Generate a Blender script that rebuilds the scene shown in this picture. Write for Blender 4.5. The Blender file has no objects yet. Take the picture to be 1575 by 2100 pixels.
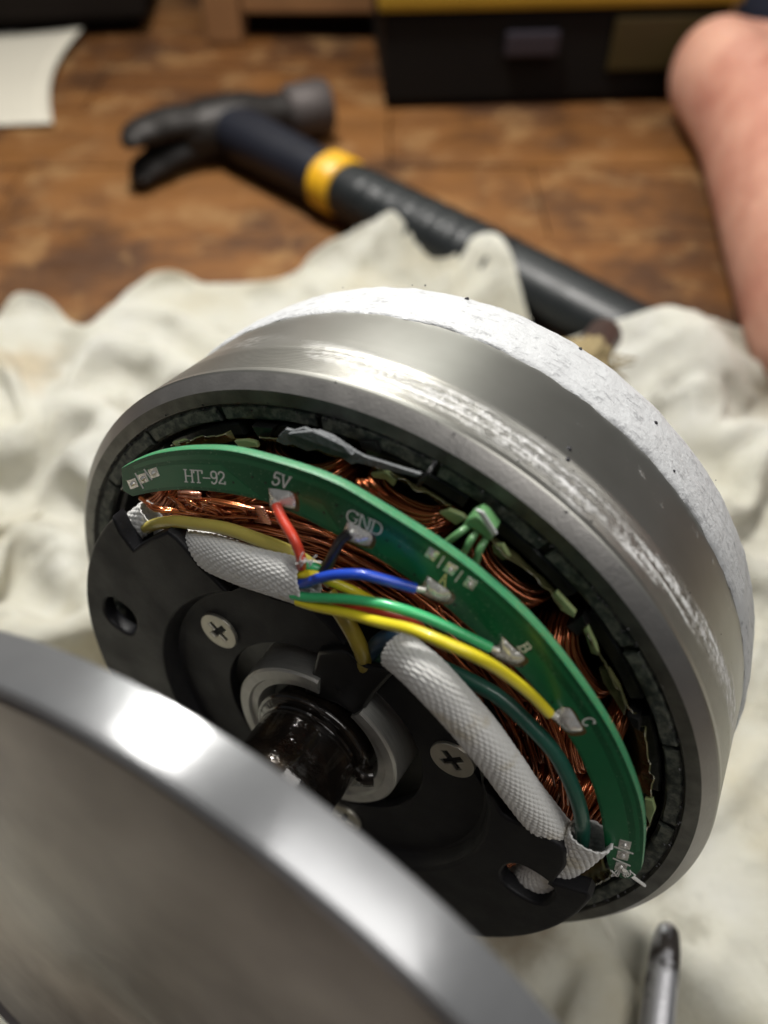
import bpy, bmesh, math, random
import numpy as np
from mathutils import Vector, Matrix

random.seed(7)
S = bpy.context.scene
COL = S.collection
R = math.radians

# ------------------------------------------------------------------ camera, world, lamps
FPX, CX, CY = 1577.0, 787.5, 1050.0           # lens in photograph pixels
PITCH, CAMH = R(50), 0.208                    # looking down 50 degrees from 21 cm above the floor
cd = bpy.data.cameras.new('camera'); cam = bpy.data.objects.new('camera', cd); COL.objects.link(cam)
cam.location = (0, 0, CAMH); cam.rotation_euler = (math.pi/2 - PITCH, 0, 0)
cd.sensor_fit = 'VERTICAL'; cd.sensor_height = 24; cd.lens = FPX/2100*24
cd.clip_start = 0.002; cd.clip_end = 50
cd.dof.use_dof = True; cd.dof.focus_distance = 0.1165; cd.dof.aperture_fstop = 6.6; cd.dof.aperture_blades = 0
S.camera = cam
W = bpy.data.worlds.new('World'); S.world = W; W.use_nodes = True
W.node_tree.nodes['Background'].inputs[0].default_value = (0.86, 0.92, 1.0, 1)
W.node_tree.nodes['Background'].inputs[1].default_value = 0.055
def area(name, loc, target, size, power, col, sy=None):
    l = bpy.data.lights.new(name, 'AREA'); l.energy = power; l.size = size; l.color = col
    if sy: l.shape = 'RECTANGLE'; l.size_y = sy
    o = bpy.data.objects.new(name, l); COL.objects.link(o); o.location = loc
    o.rotation_euler = (Vector(target)-Vector(loc)).to_track_quat('-Z', 'Y').to_euler(); return o
area('bench_lamp', (-0.09, 0.40, 0.56), (0, 0.14, 0.04), 0.08, 4.3, (1.0, 0.97, 0.92))
area('window_lamp', (-0.05, 1.08, 0.66), (0, 0.15, 0.03), 0.75, 2.2, (0.98, 1.0, 0.94), 0.5)
area('fill_lamp', (0.42, -0.12, 1.10), (0, 0.12, 0.05), 0.7, 5.4, (1.0, 0.97, 0.93))  # unseen fill lamp, added to brighten the motor's interior
S.view_settings.view_transform = 'Standard'; S.view_settings.look = 'None'
S.view_settings.exposure = 0.35; S.view_settings.gamma = 1.0
S.render.engine = 'CYCLES'
S.cycles.max_bounces = 8

# ------------------------------------------------------------------ frames
cp, sp = math.cos(PITCH), math.sin(PITCH)
MC = Matrix.Translation((0, 0, CAMH)) @ Matrix(((1, 0, 0, 0), (0, sp, -cp, 0), (0, cp, sp, 0), (0, 0, 0, 1)))
mC = np.array([-0.00706557, -0.03319842, -0.13784339]); mn = np.array([-0.47011762, -0.53669081, 0.70067995])
mu = np.array([0.83040697, 0.0, 0.5571573]); mv = np.array([-0.29902121, 0.84377898, 0.44567179])
MM = MC @ Matrix([[mu[i], mv[i], mn[i], mC[i]] for i in range(3)] + [[0, 0, 0, 1]])   # motor frame: z = axle, towards the viewer
MI = MM.inverted()
def L(px, py, z):
    """photograph pixel -> point on the motor's cross-section plane at height z"""
    r = np.array([(px-CX)/FPX, -(py-CY)/FPX, -1.0]); O = mC+mn*z
    d = r*((O@mn)/(r@mn))-O
    return (d@mu, d@mv, z)
def G(px, py, h):
    x = (px-CX)/FPX; y = -(py-CY)/FPX
    d = Vector((x, y*sp+cp, y*cp-sp)); return Vector((0, 0, CAMH))+d*((h-CAMH)/d.z)
def ang(p): return math.atan2(p[1], p[0])

# ------------------------------------------------------------------ noise
def _h(i, j, s):
    n = (i.astype(np.int64)*374761393+j.astype(np.int64)*668265263+s*982451653) & 0xffffffff
    n = ((n ^ (n >> 13))*1274126177) & 0xffffffff
    return ((n ^ (n >> 16)) & 0xffff)/65535.0
def vnoise(x, y, s=0):
    x = np.asarray(x, float); y = np.asarray(y, float)
    i = np.floor(x); j = np.floor(y); f = x-i; g = y-j
    f = f*f*f*(f*(f*6-15)+10); g = g*g*g*(g*(g*6-15)+10)
    a = _h(i, j, s); b = _h(i+1, j, s); c = _h(i, j+1, s); d = _h(i+1, j+1, s)
    return (a*(1-f)+b*f)*(1-g)+(c*(1-f)+d*f)*g*1.0-0.5
def fbm(x, y, s=0, o=4):
    t = 0; a = 1
    for k in range(o): t = t+a*vnoise(x*2**k, y*2**k, s+k*17); a *= 0.5
    return t

# ------------------------------------------------------------------ materials
MATS = {}
class NT:
    def __init__(s, name):
        s.m = bpy.data.materials.new(name); s.m.use_nodes = True; s.t = s.m.node_tree
        s.b = s.t.nodes['Principled BSDF']; s.tc = None; MATS[name] = s.m
    def n(s, typ, **kw):
        x = s.t.nodes.new(typ)
        for k, v in kw.items():
            if k.startswith('i_'):
                key = k[2:]; key = int(key) if key.isdigit() else key
                s.put(x, key, v)
            else: setattr(x, k, v)
        return x
    def put(s, node, key, v):
        inp = node.inputs[key]
        if isinstance(v, bpy.types.NodeSocket): s.t.links.new(v, inp)
        else: inp.default_value = v
    def obj(s):
        if not s.tc: s.tc = s.t.nodes.new('ShaderNodeTexCoord')
        return s.tc.outputs['Object']
    def math(s, op, a, b=None, c=None, clamp=False):
        x = s.t.nodes.new('ShaderNodeMath'); x.operation = op; x.use_clamp = clamp
        for k, v in enumerate((a, b, c)):
            if v is not None: s.put(x, k, v)
        return x.outputs[0]
    def noise(s, scale, detail=4, rough=0.55, vec=None, stretch=None, dist=0.0):
        v = vec or s.obj()
        if stretch:
            mp = s.n('ShaderNodeMapping'); s.put(mp, 'Vector', v); mp.inputs['Scale'].default_value = stretch; v = mp.outputs[0]
        x = s.n('ShaderNodeTexNoise', i_Scale=scale, i_Detail=detail, i_Roughness=rough, i_Distortion=dist); s.put(x, 'Vector', v)
        return x.outputs['Fac']
    def ramp(s, fac, stops):
        x = s.n('ShaderNodeValToRGB'); s.put(x, 'Fac', fac); e = x.color_ramp.elements
        while len(e) < len(stops): e.new(0.5)
        for k, (p, c) in enumerate(stops):
            e[k].position = p; e[k].color = (*c, 1) if len(c) == 3 else c
        return x.outputs['Color']
    def rng(s, v, a, b, lo=0.0, hi=1.0):
        x = s.n('ShaderNodeMapRange'); x.interpolation_type = 'SMOOTHSTEP'
        for k, q in enumerate((v, a, b, lo, hi)): s.put(x, k, q)
        return x.outputs[0]
    def mix(s, f, a, b):
        x = s.n('ShaderNodeMix', data_type='RGBA'); s.put(x, 0, f)
        s.put(x, 6, a if isinstance(a, bpy.types.NodeSocket) else (*a, 1)); s.put(x, 7, b if isinstance(b, bpy.types.NodeSocket) else (*b, 1))
        return x.outputs[2]
    def bump(s, h, dist, strength=1.0, prev=None):
        x = s.n('ShaderNodeBump', i_Distance=dist, i_Strength=strength); s.put(x, 'Height', h)
        if prev: s.put(x, 'Normal', prev)
        return x.outputs[0]
    def set(s, **kw):
        for k, v in kw.items():
            key = {'col': 'Base Color', 'rough': 'Roughness', 'metal': 'Metallic', 'nor': 'Normal', 'coat': 'Coat Weight', 'spec': 'Specular IOR Level',
                   'sss': 'Subsurface Weight', 'trans': 'Transmission Weight', 'alpha': 'Alpha', 'aniso': 'Anisotropic', 'tan': 'Tangent', 'sheen': 'Sheen Weight', 'coatr': 'Coat Roughness'}[k]
            if key == 'Base Color' and isinstance(v, tuple) and len(v) == 3: v = (*v, 1)
            s.put(s.b, key, v)
        return s.m

def simple(name, col, rough=0.5, metal=0.0, var=0.25, nscale=600, bump=0.0, bscale=2000, rvar=0.1, **kw):
    m = NT(name); f = m.noise(nscale)
    c = m.mix(f, tuple(x*(1-var) for x in col), tuple(min(1, x*(1+var)) for x in col))
    a = dict(col=c, metal=metal, rough=m.math('ADD', m.math('MULTIPLY', m.math('SUBTRACT', m.noise(nscale*0.7, 5), 0.5), rvar*2), rough, clamp=True), **kw)
    if bump: a['nor'] = m.bump(m.noise(bscale, 5), bump)
    return m.set(**a)

# turned aluminium of the rotor
m = NT('turned_aluminium'); xyz = m.n('ShaderNodeSeparateXYZ', i_Vector=m.obj()).outputs
z = xyz[2]; th = m.math('ARCTAN2', xyz[1], xyz[0])
cv = m.n('ShaderNodeCombineXYZ', i_0=m.math('MULTIPLY', th, 0.9), i_1=m.math('MULTIPLY', z, 420.0)).outputs[0]
st = m.noise(2.2, 6, 0.65, vec=cv)
cv2 = m.n('ShaderNodeCombineXYZ', i_0=m.math('MULTIPLY', th, 3.5), i_1=m.math('MULTIPLY', z, 60.0)).outputs[0]
st2 = m.noise(2.0, 4, 0.6, vec=cv2)
q2 = m.math('DIVIDE', m.math('SUBTRACT', th, 0.75), 0.6)
wz = m.math('ADD', m.math('ADD', z, m.math('MULTIPLY', m.math('MULTIPLY', q2, q2), 0.004)), m.math('MULTIPLY', m.math('SUBTRACT', st2, 0.5), 0.004))
band = m.math('MULTIPLY', m.rng(wz, -0.0096, -0.0074), m.rng(wz, -0.0026, -0.0046))
brk = m.rng(m.noise(1.6, 3, 0.6, vec=m.n('ShaderNodeCombineXYZ', i_0=th, i_1=m.math('MULTIPLY', z, 20.0)).outputs[0]), 0.38, 0.58)
fine = m.rng(m.math('ADD', m.math('MULTIPLY', st, 0.6), m.math('MULTIPLY', m.noise(800, 5, 0.7), 0.45)), 0.44, 0.62)
sc = m.math('MULTIPLY', m.math('MULTIPLY', m.math('MULTIPLY', band, brk), fine), m.rng(th, 1.5, 1.05, 0.25, 0.95))
band2 = m.math('MULTIPLY', m.rng(m.noise(120, 5, 0.7), 0.60, 0.70), m.math('MULTIPLY', m.rng(z, -0.015, -0.019), 0.4))
band3 = m.math('MULTIPLY', m.math('MULTIPLY', m.rng(wz, -0.0245, -0.0238), m.rng(wz, -0.0215, -0.0232)), m.math('MULTIPLY', m.rng(th, 1.2, 1.4), m.rng(st, 0.3, 0.5, 0.2, 0.7)))
sc = m.math('MAXIMUM', m.math('MAXIMUM', sc, band2), band3)
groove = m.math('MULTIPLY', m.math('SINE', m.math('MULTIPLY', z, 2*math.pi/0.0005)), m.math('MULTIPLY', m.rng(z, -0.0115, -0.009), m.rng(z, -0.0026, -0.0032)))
n1 = m.bump(groove, 0.00006); n2 = m.bump(m.math('MULTIPLY', m.noise(900, 5, 0.7), sc), 0.00022, 1.0, n1); n3 = m.bump(st, 0.000012, 1.0, n2)
basec = m.ramp(m.noise(60, 3), [(0.3, (0.34, 0.335, 0.305)), (0.7, (0.42, 0.415, 0.385))])
tang = m.n('ShaderNodeTangent', direction_type='RADIAL', axis='Z').outputs[0]
basec = m.mix(m.rng(groove, -0.2, -0.9, 0, 0.45), basec, (0.14, 0.14, 0.11))  # groove bottoms darkened in the colour to stand in for shading
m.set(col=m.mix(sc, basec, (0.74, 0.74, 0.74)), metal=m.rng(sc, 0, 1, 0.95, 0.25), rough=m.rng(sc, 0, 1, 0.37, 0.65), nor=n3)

simple('chamfer_metal', (0.30, 0.29, 0.278), 0.40, 0.85, var=0.08, nscale=400, bump=0.00004)
m = NT('front_ring_metal'); xyz = m.n('ShaderNodeSeparateXYZ', i_Vector=m.obj()).outputs
rr = m.math('SQRT', m.math('ADD', m.math('MULTIPLY', xyz[0], xyz[0]), m.math('MULTIPLY', xyz[1], xyz[1])))
gr = m.math('SINE', m.math('MULTIPLY', rr, 2*math.pi/0.0002))
m.set(col=m.ramp(m.noise(250, 5), [(0.35, (0.10, 0.10, 0.094)), (0.65, (0.17, 0.17, 0.16))]), metal=0.9, rough=0.36, nor=m.bump(gr, 0.00001, 1.0, m.bump(m.noise(1500), 0.00003)))  # darker than the wall: shade of the front face put into the colour

m = NT('whitened_cast_metal')
xyz = m.n('ShaderNodeSeparateXYZ', i_Vector=m.obj()).outputs
cvr = m.n('ShaderNodeCombineXYZ', i_0=m.math('MULTIPLY', m.math('ARCTAN2', xyz[1], xyz[0]), 9.0), i_1=m.math('MULTIPLY', xyz[2], 330.0)).outputs[0]
f = m.noise(1.6, 6, 0.68, vec=cvr); g = m.noise(900, 4, 0.7)
blot = m.math('MULTIPLY', m.rng(f, 0.50, 0.64), m.rng(g, 0.38, 0.60))
m.set(col=m.mix(blot, (0.49, 0.50, 0.51), (0.30, 0.305, 0.315)), rough=0.55, metal=0.05, spec=0.4, nor=m.bump(m.math('ADD', f, m.math('MULTIPLY', g, 0.5)), 0.0004))

simple('black_adhesive', (0.006, 0.006, 0.007), 0.38, var=0.5, bump=0.0004, bscale=900)
m = NT('magnet_ferrite'); f = m.noise(500, 6, 0.7); g = m.noise(180, 4, 0.6)
xz = m.n('ShaderNodeSeparateXYZ', i_Vector=m.obj()).outputs
gcol = m.mix(m.rng(m.noise(28, 2), 0.40, 0.62), (0.05, 0.11, 0.070), (0.12, 0.125, 0.10))
m.set(col=m.mix(m.rng(f, 0.40, 0.62), (0.022, 0.030, 0.027), m.mix(m.rng(g, 0.48, 0.68), gcol, (0.16, 0.17, 0.135))), rough=0.6, nor=m.bump(m.math('ADD', f, g), 0.00016))
simple('lamination_steel', (0.030, 0.034, 0.032), 0.35, 0.4, var=0.4, nscale=300, bump=0.0001, coat=0.3)
simple('slot_black', (0.008, 0.008, 0.008), 0.35, var=0.4)
m = NT('enamelled_copper'); f = m.noise(140, 4)
m.set(col=m.ramp(f, [(0.3, (0.26, 0.062, 0.018)), (0.7, (0.52, 0.16, 0.055))]), metal=0.8, rough=0.2, coat=0.5)
simple('bare_copper', (0.85, 0.42, 0.30), 0.3, 0.8, var=0.15)
m = NT('yellowed_film'); f = m.noise(220, 5)
m.set(col=m.ramp(f, [(0.35, (0.085, 0.09, 0.036)), (0.65, (0.19, 0.18, 0.08))]), rough=0.25, trans=0.25, coat=0.3)
simple('liner_plastic', (0.27, 0.31, 0.13), 0.4, var=0.5, nscale=300, sss=0.2)
simple('grey_tape', (0.10, 0.107, 0.112), 0.55, var=0.45, nscale=500, bump=0.0006, bscale=900)
m = NT('solder_mask_green'); f = m.noise(90, 3); g = m.noise(2500, 2, 0.5)
mc = m.ramp(f, [(0.35, (0.003, 0.085, 0.030)), (0.65, (0.004, 0.120, 0.042))])
m.set(col=m.mix(m.rng(g, 0.64, 0.70), mc, (0.16, 0.30, 0.18)), rough=0.34, spec=0.35, coat=0.08, nor=m.bump(m.noise(260), 0.00004))
simple('copper_pour_green', (0.004, 0.145, 0.050), 0.32, var=0.15, nscale=200, coat=0.08)
simple('board_edge_green', (0.030, 0.205, 0.090), 0.45, var=0.22, nscale=800, bump=0.0001, sss=0.15)
simple('silkscreen', (0.86, 0.88, 0.84), 0.6, var=0.12, nscale=1500)
simple('yellowed_silkscreen', (0.78, 0.74, 0.34), 0.6, var=0.12, nscale=1500)
m = NT('solder'); f = m.noise(500, 4)
m.set(col=m.ramp(f, [(0.3, (0.66, 0.64, 0.60)), (0.7, (0.86, 0.85, 0.82))]), metal=0.6, rough=m.rng(m.noise(300, 3), 0.3, 0.7, 0.16, 0.42), nor=m.bump(m.noise(420, 4), 0.0005))
simple('flux_residue', (0.10, 0.07, 0.02), 0.25, var=0.4, coat=0.5)
for nm, c in (('red', (0.50, 0.045, 0.022)), ('black', (0.010, 0.010, 0.011)), ('blue', (0.012, 0.055, 0.42)), ('green', (0.045, 0.42, 0.155)),
              ('yellow', (0.66, 0.55, 0.022)), ('dull_yellow', (0.46, 0.38, 0.085)), ('olive_yellow', (0.33, 0.25, 0.03)), ('dark_green', (0.012, 0.075, 0.052)), ('navy', (0.012, 0.045, 0.085)), ('sensor_green', (0.10, 0.24, 0.095))):
    simple(nm+'_insulation', c, 0.36, var=0.12, nscale=250, coat=0.25, bump=0.00006, bscale=900, sss=0.03)
m = NT('white_braid'); f = m.noise(160, 5); g = m.noise(3000, 3)
m.set(col=m.mix(m.rng(f, 0.55, 0.75), m.mix(g, (0.58, 0.58, 0.56), (0.72, 0.72, 0.71)), (0.50, 0.46, 0.37)), rough=0.6, sheen=0.2, nor=m.bump(m.noise(5000, 2), 0.00005))
m = NT('black_plastic'); f = m.noise(3800, 3)
m.set(col=m.mix(m.rng(m.noise(4500, 2), 0.70, 0.76), (0.0075, 0.0075, 0.009), (0.045, 0.045, 0.05)), rough=m.rng(m.noise(120, 4), 0.3, 0.7, 0.45, 0.6), spec=0.26, nor=m.bump(f, 0.00005))
simple('nickel_screw', (0.50, 0.48, 0.41), 0.32, 0.85, var=0.15, nscale=500, bump=0.00005)
simple('screw_recess', (0.10, 0.09, 0.075), 0.45, 0.6, var=0.4)
m = NT('boss_metal'); xyz = m.n('ShaderNodeSeparateXYZ', i_Vector=m.obj()).outputs
cvb = m.n('ShaderNodeCombineXYZ', i_0=m.math('ARCTAN2', xyz[1], xyz[0]), i_1=m.math('MULTIPLY', xyz[2], 2500.0)).outputs[0]
m.set(col=m.ramp(m.noise(3, 5, vec=cvb), [(0.3, (0.34, 0.34, 0.32)), (0.7, (0.55, 0.55, 0.52))]), metal=0.75, rough=0.40, nor=m.bump(m.noise(3, 5, vec=cvb), 0.00008))
m = NT('oily_steel'); f = m.noise(180, 5)
m.set(col=m.ramp(f, [(0.35, (0.006, 0.005, 0.0045)), (0.58, (0.014, 0.010, 0.007)), (0.78, (0.06, 0.038, 0.016))]), metal=0.3, rough=m.rng(m.noise(90, 3), 0.35, 0.65, 0.10, 0.32), coat=0.9, coatr=0.06, nor=m.bump(m.noise(220, 4), 0.0005))
simple('axle_rust', (0.055, 0.035, 0.03), 0.5, 0.4, var=0.4)
simple('dried_grease', (0.24, 0.185, 0.09), 0.85, var=0.5, nscale=700, bump=0.001, bscale=700)
simple('black_dirt', (0.02, 0.02, 0.025), 0.7)
# housing
m = NT('housing_aluminium'); xyz = m.n('ShaderNodeSeparateXYZ', i_Vector=m.obj()).outputs
tang = m.n('ShaderNodeTangent', direction_type='RADIAL', axis='Z').outputs[0]
m.set(col=m.ramp(m.noise(45, 4), [(0.35, (0.33, 0.335, 0.345)), (0.65, (0.41, 0.415, 0.425))]), metal=0.75, rough=0.30, nor=m.bump(m.noise(600, 4), 0.00002), aniso=0.85, tan=tang)
m.b.inputs['Anisotropic Rotation'].default_value = 0.25
m = NT('housing_face'); tang = m.n('ShaderNodeTangent', direction_type='RADIAL', axis='Z').outputs[0]
m.set(col=m.ramp(m.noise(24, 4, 0.55), [(0.34, (0.16, 0.140, 0.138)), (0.5, (0.28, 0.250, 0.242)), (0.66, (0.38, 0.342, 0.33))]), metal=0.85, rough=0.42, nor=m.bump(m.noise(400, 4), 0.00004), aniso=0.8, tan=tang)  # tone noise stands in for mottled reflections on the face
m.b.inputs['Anisotropic Rotation'].default_value = 0.25
# background
m = NT('cotton_cloth'); wv = m.n('ShaderNodeTexWave', wave_type='BANDS', bands_direction='X', i_Scale=900.0, i_Distortion=1.5); m.put(wv, 'Vector', m.obj())
wv2 = m.n('ShaderNodeTexWave', wave_type='BANDS', bands_direction='Y', i_Scale=900.0, i_Distortion=1.5); m.put(wv2, 'Vector', m.obj())
f = m.noise(14, 5, 0.6); g = m.noise(60, 4, 0.6)
cc = m.ramp(f, [(0.34, (0.58, 0.52, 0.38)), (0.48, (0.69, 0.66, 0.55)), (0.7, (0.75, 0.73, 0.66))])
xyz = m.n('ShaderNodeSeparateXYZ', i_Vector=m.obj()).outputs
def blob(x, y, r):
    dx = m.math('SUBTRACT', xyz[0], x); dy = m.math('SUBTRACT', xyz[1], y)
    d = m.math('SQRT', m.math('ADD', m.math('MULTIPLY', dx, dx), m.math('MULTIPLY', dy, dy)))
    return m.rng(m.math('ADD', d, m.math('MULTIPLY', m.math('SUBTRACT', g, 0.5), r*1.6)), r, r*0.25)
stn = blob(0.028, 0.045, 0.018)
cc = m.mix(m.math('MULTIPLY', stn, 0.75), cc, (0.16, 0.10, 0.04))
stn2 = m.math('MULTIPLY', blob(-0.145, 0.25, 0.02), 0.55)
cc = m.mix(stn2, cc, (0.52, 0.36, 0.17))
cc = m.mix(m.math('MULTIPLY', m.rng(m.noise(32, 5, 0.7), 0.50, 0.66), 0.6), cc, (0.37, 0.34, 0.26))
m.set(col=cc, rough=0.85, sheen=0.15, sss=0.04, nor=m.bump(m.math('ADD', wv.outputs['Fac'], wv2.outputs['Fac']), 0.00025, 0.8, m.bump(g, 0.003)))
m = NT('varnished_wood'); oi = m.n('ShaderNodeObjectInfo').outputs['Random']
geo = m.n('ShaderNodeNewGeometry').outputs['Position']
f = m.noise(9, 5, 0.6, vec=geo, stretch=(1.0, 7.0, 1.0), dist=0.6); g = m.noise(11, 5, 0.62, vec=geo); k = m.noise(30, 4, 0.7, vec=geo)
cw = m.ramp(f, [(0.30, (0.044, 0.016, 0.005)), (0.5, (0.115, 0.045, 0.011)), (0.72, (0.20, 0.086, 0.023))])
cw = m.mix(m.math('MULTIPLY', oi, 0.7), cw, (0.19, 0.083, 0.022))
cw = m.mix(m.rng(g, 0.47, 0.62, 0, 0.8), cw, (0.045, 0.020, 0.009))
cw = m.mix(m.rng(k, 0.52, 0.64, 0, 0.65), cw, (0.225, 0.125, 0.048))
m.set(col=cw, rough=m.rng(k, 0.3, 0.7, 0.5, 0.8), spec=0.3, nor=m.bump(f, 0.0006))
simple('floor_base', (0.03, 0.016, 0.008), 0.9, nscale=20)
simple('hammer_steel', (0.017, 0.0145, 0.013), 0.5, 0.5, var=0.4, nscale=60, bump=0.0006, bscale=120)
simple('hammer_face_steel', (0.06, 0.05, 0.047), 0.6, 0.4, var=0.3, nscale=60)
simple('hammer_sleeve', (0.0075, 0.0085, 0.014), 0.5, var=0.2, nscale=80, spec=0.3)
simple('hammer_yellow', (0.60, 0.32, 0.008), 0.45, var=0.08, nscale=80)
simple('hammer_grip', (0.009, 0.011, 0.012), 0.45, var=0.25, nscale=120, spec=0.4)
m = NT('skin'); f = m.math('ADD', m.math('MULTIPLY', m.noise(22, 4), 0.6), m.math('MULTIPLY', m.noise(70, 5, 0.7), 0.4))
m.set(col=m.ramp(f, [(0.35, (0.36, 0.140, 0.098)), (0.60, (0.54, 0.29, 0.21))]), rough=0.5, sss=0.15, nor=m.bump(m.noise(220, 4), 0.0006))
m.b.inputs['Subsurface Radius'].default_value = (0.006, 0.002, 0.001)
simple('denim', (0.022, 0.026, 0.05), 0.9, var=0.3, nscale=200, bump=0.002, bscale=300)
simple('toolbox_black', (0.006, 0.0048, 0.004), 0.7, var=0.35, nscale=18, spec=0.15)
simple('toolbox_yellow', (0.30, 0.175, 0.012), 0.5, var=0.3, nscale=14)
simple('toolbox_latch', (0.020, 0.017, 0.024), 0.5)
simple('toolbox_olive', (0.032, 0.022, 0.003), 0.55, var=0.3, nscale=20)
simple('stool_wood', (0.20, 0.095, 0.036), 0.6, var=0.35, nscale=30)
simple('dark_paint_and_shade', (0.009, 0.0065, 0.005), 0.9, var=0.3, nscale=8, spec=0.1)  # near-black also gives the panel behind the stool rail its painted shade
simple('paper_white', (0.52, 0.49, 0.41), 0.8, var=0.06, nscale=20)
simple('paper_grey', (0.42, 0.41, 0.38), 0.8, var=0.1, nscale=20)
m = NT('chromed_tool_steel'); f = m.noise(70, 5)
m.set(col=m.mix(m.rng(f, 0.47, 0.56), (0.50, 0.50, 0.52), (0.035, 0.028, 0.024)), metal=m.rng(f, 0.52, 0.60, 0.8, 0.2), rough=m.rng(f, 0.45, 0.65, 0.34, 0.5), nor=m.bump(f, 0.0003))
M = MATS

# ------------------------------------------------------------------ mesh helpers
def mk(name, v, f, mat, parent=None, smooth=True, label=None, cat=None, kind=None, group=None, sharp=None):
    me = bpy.data.meshes.new(name)
    me.from_pydata([tuple(map(float, p)) for p in v], [], [tuple(int(i) for i in q) for q in f]); me.update()
    for mm in (mat if isinstance(mat, (list, tuple)) else [mat]): me.materials.append(M[mm])
    if smooth: me.shade_smooth()
    if sharp: me.set_sharp_from_angle(angle=R(sharp))
    o = bpy.data.objects.new(name, me); COL.objects.link(o)
    if parent: o.parent = parent
    tagp(o, label, cat, kind, group); return o
def tagp(o, label=None, cat=None, kind=None, group=None):
    for k, x in (('label', label), ('category', cat), ('kind', kind), ('group', group)):
        if x: o[k] = x
    return o
def empty(name, mat, label, cat, group=None):
    o = bpy.data.objects.new(name, None); COL.objects.link(o); o.matrix_world = mat; o.empty_display_size = 0.01
    return tagp(o, label, cat, None, group)
def smoothpath(P, n):
    P = np.array(P, float); Q = np.vstack([2*P[0]-P[1], P, 2*P[-1]-P[-2]]); out = []
    seg = len(P)-1; T = np.linspace(0, seg, n)
    for t in T:
        i = min(int(t), seg-1); f = t-i; a, b, c, d = Q[i:i+4]
        out.append(0.5*((2*b)+(-a+c)*f+(2*a-5*b+4*c-d)*f*f+(-a+3*b-3*c+d)*f**3))
    return np.array(out)
def frames(P, up=(0, 0, 1)):
    T = np.gradient(P, axis=0); T /= np.linalg.norm(T, axis=1)[:, None]
    U = np.array(up, float); N = np.zeros_like(P); B = np.zeros_like(P)
    for i in range(len(P)):
        b = np.cross(T[i], U); nb = np.linalg.norm(b)
        if nb < 1e-6: b = np.cross(T[i], (1, 0, 0.01)); nb = np.linalg.norm(b)
        b /= nb; B[i] = b; N[i] = np.cross(b, T[i])
    return T, N, B
def tubemesh(P, r, sides=8, up=(0, 0, 1), cap=True, flat=1.0, off=0):
    """vertices, faces of a tube; r scalar or per-point; flat squeezes along 'up'"""
    P = np.asarray(P, float); n = len(P); r = np.broadcast_to(np.asarray(r, float), (n,))
    T, N, B = frames(P, up); a = np.linspace(0, 2*np.pi, sides, endpoint=False)
    V = (P[:, None]+r[:, None, None]*(np.cos(a)[None, :, None]*B[:, None]+flat*np.sin(a)[None, :, None]*N[:, None])).reshape(-1, 3)
    F = [(off+i*sides+j, off+i*sides+(j+1) % sides, off+(i+1)*sides+(j+1) % sides, off+(i+1)*sides+j) for i in range(n-1) for j in range(sides)]
    if cap:
        F.append(tuple(off+j for j in range(sides-1, -1, -1))); F.append(tuple(off+(n-1)*sides+j for j in range(sides)))
    return V, F
def tube(name, pts, r, mat, parent=None, n=40, sides=12, **kw):
    geo = {k: kw.pop(k) for k in ('up', 'cap', 'flat') if k in kw}
    v, f = tubemesh(smoothpath(pts, n), r, sides, **geo); return mk(name, v, f, mat, parent, sharp=60, **kw)
def tubes(name, paths, r, mat, parent=None, sides=6, **kw):
    V = []; F = []; off = 0
    for k, p in enumerate(paths):
        v, f = tubemesh(p, r[k] if isinstance(r, (list, tuple)) else r, sides, off=off); V.append(v); F += f; off += len(v)
    return mk(name, np.vstack(V), F, mat, parent, **kw)
def lathe(name, prof, mat, parent=None, seg=128, a0=0, a1=2*math.pi, caps=False, jit=None, fm=None, **kw):
    full = abs(a1-a0-2*math.pi) < 1e-6; n = seg if full else seg+1
    A = np.linspace(a0, a1, seg, endpoint=False) if full else np.linspace(a0, a1, seg+1); k = len(prof)
    V = np.array([[(r*math.cos(a), r*math.sin(a), zz) for (r, zz) in prof] for a in A])
    if jit: V = jit(V, A)
    V = V.reshape(-1, 3); F = []; MI_ = []
    for i in range(seg):
        i2 = (i+1) % n
        for j in range(k-1): F.append((i*k+j, i2*k+j, i2*k+j+1, i*k+j+1)); MI_.append(fm[j] if fm else 0)
    if caps and not full: F.append(tuple(range(k-1, -1, -1))); F.append(tuple(seg*k+j for j in range(k))); MI_ += [0, 0]
    o = mk(name, V, F, mat, parent, sharp=kw.pop('sharp', 35), **kw)
    if fm: o.data.polygons.foreach_set('material_index', MI_)
    return o
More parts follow.
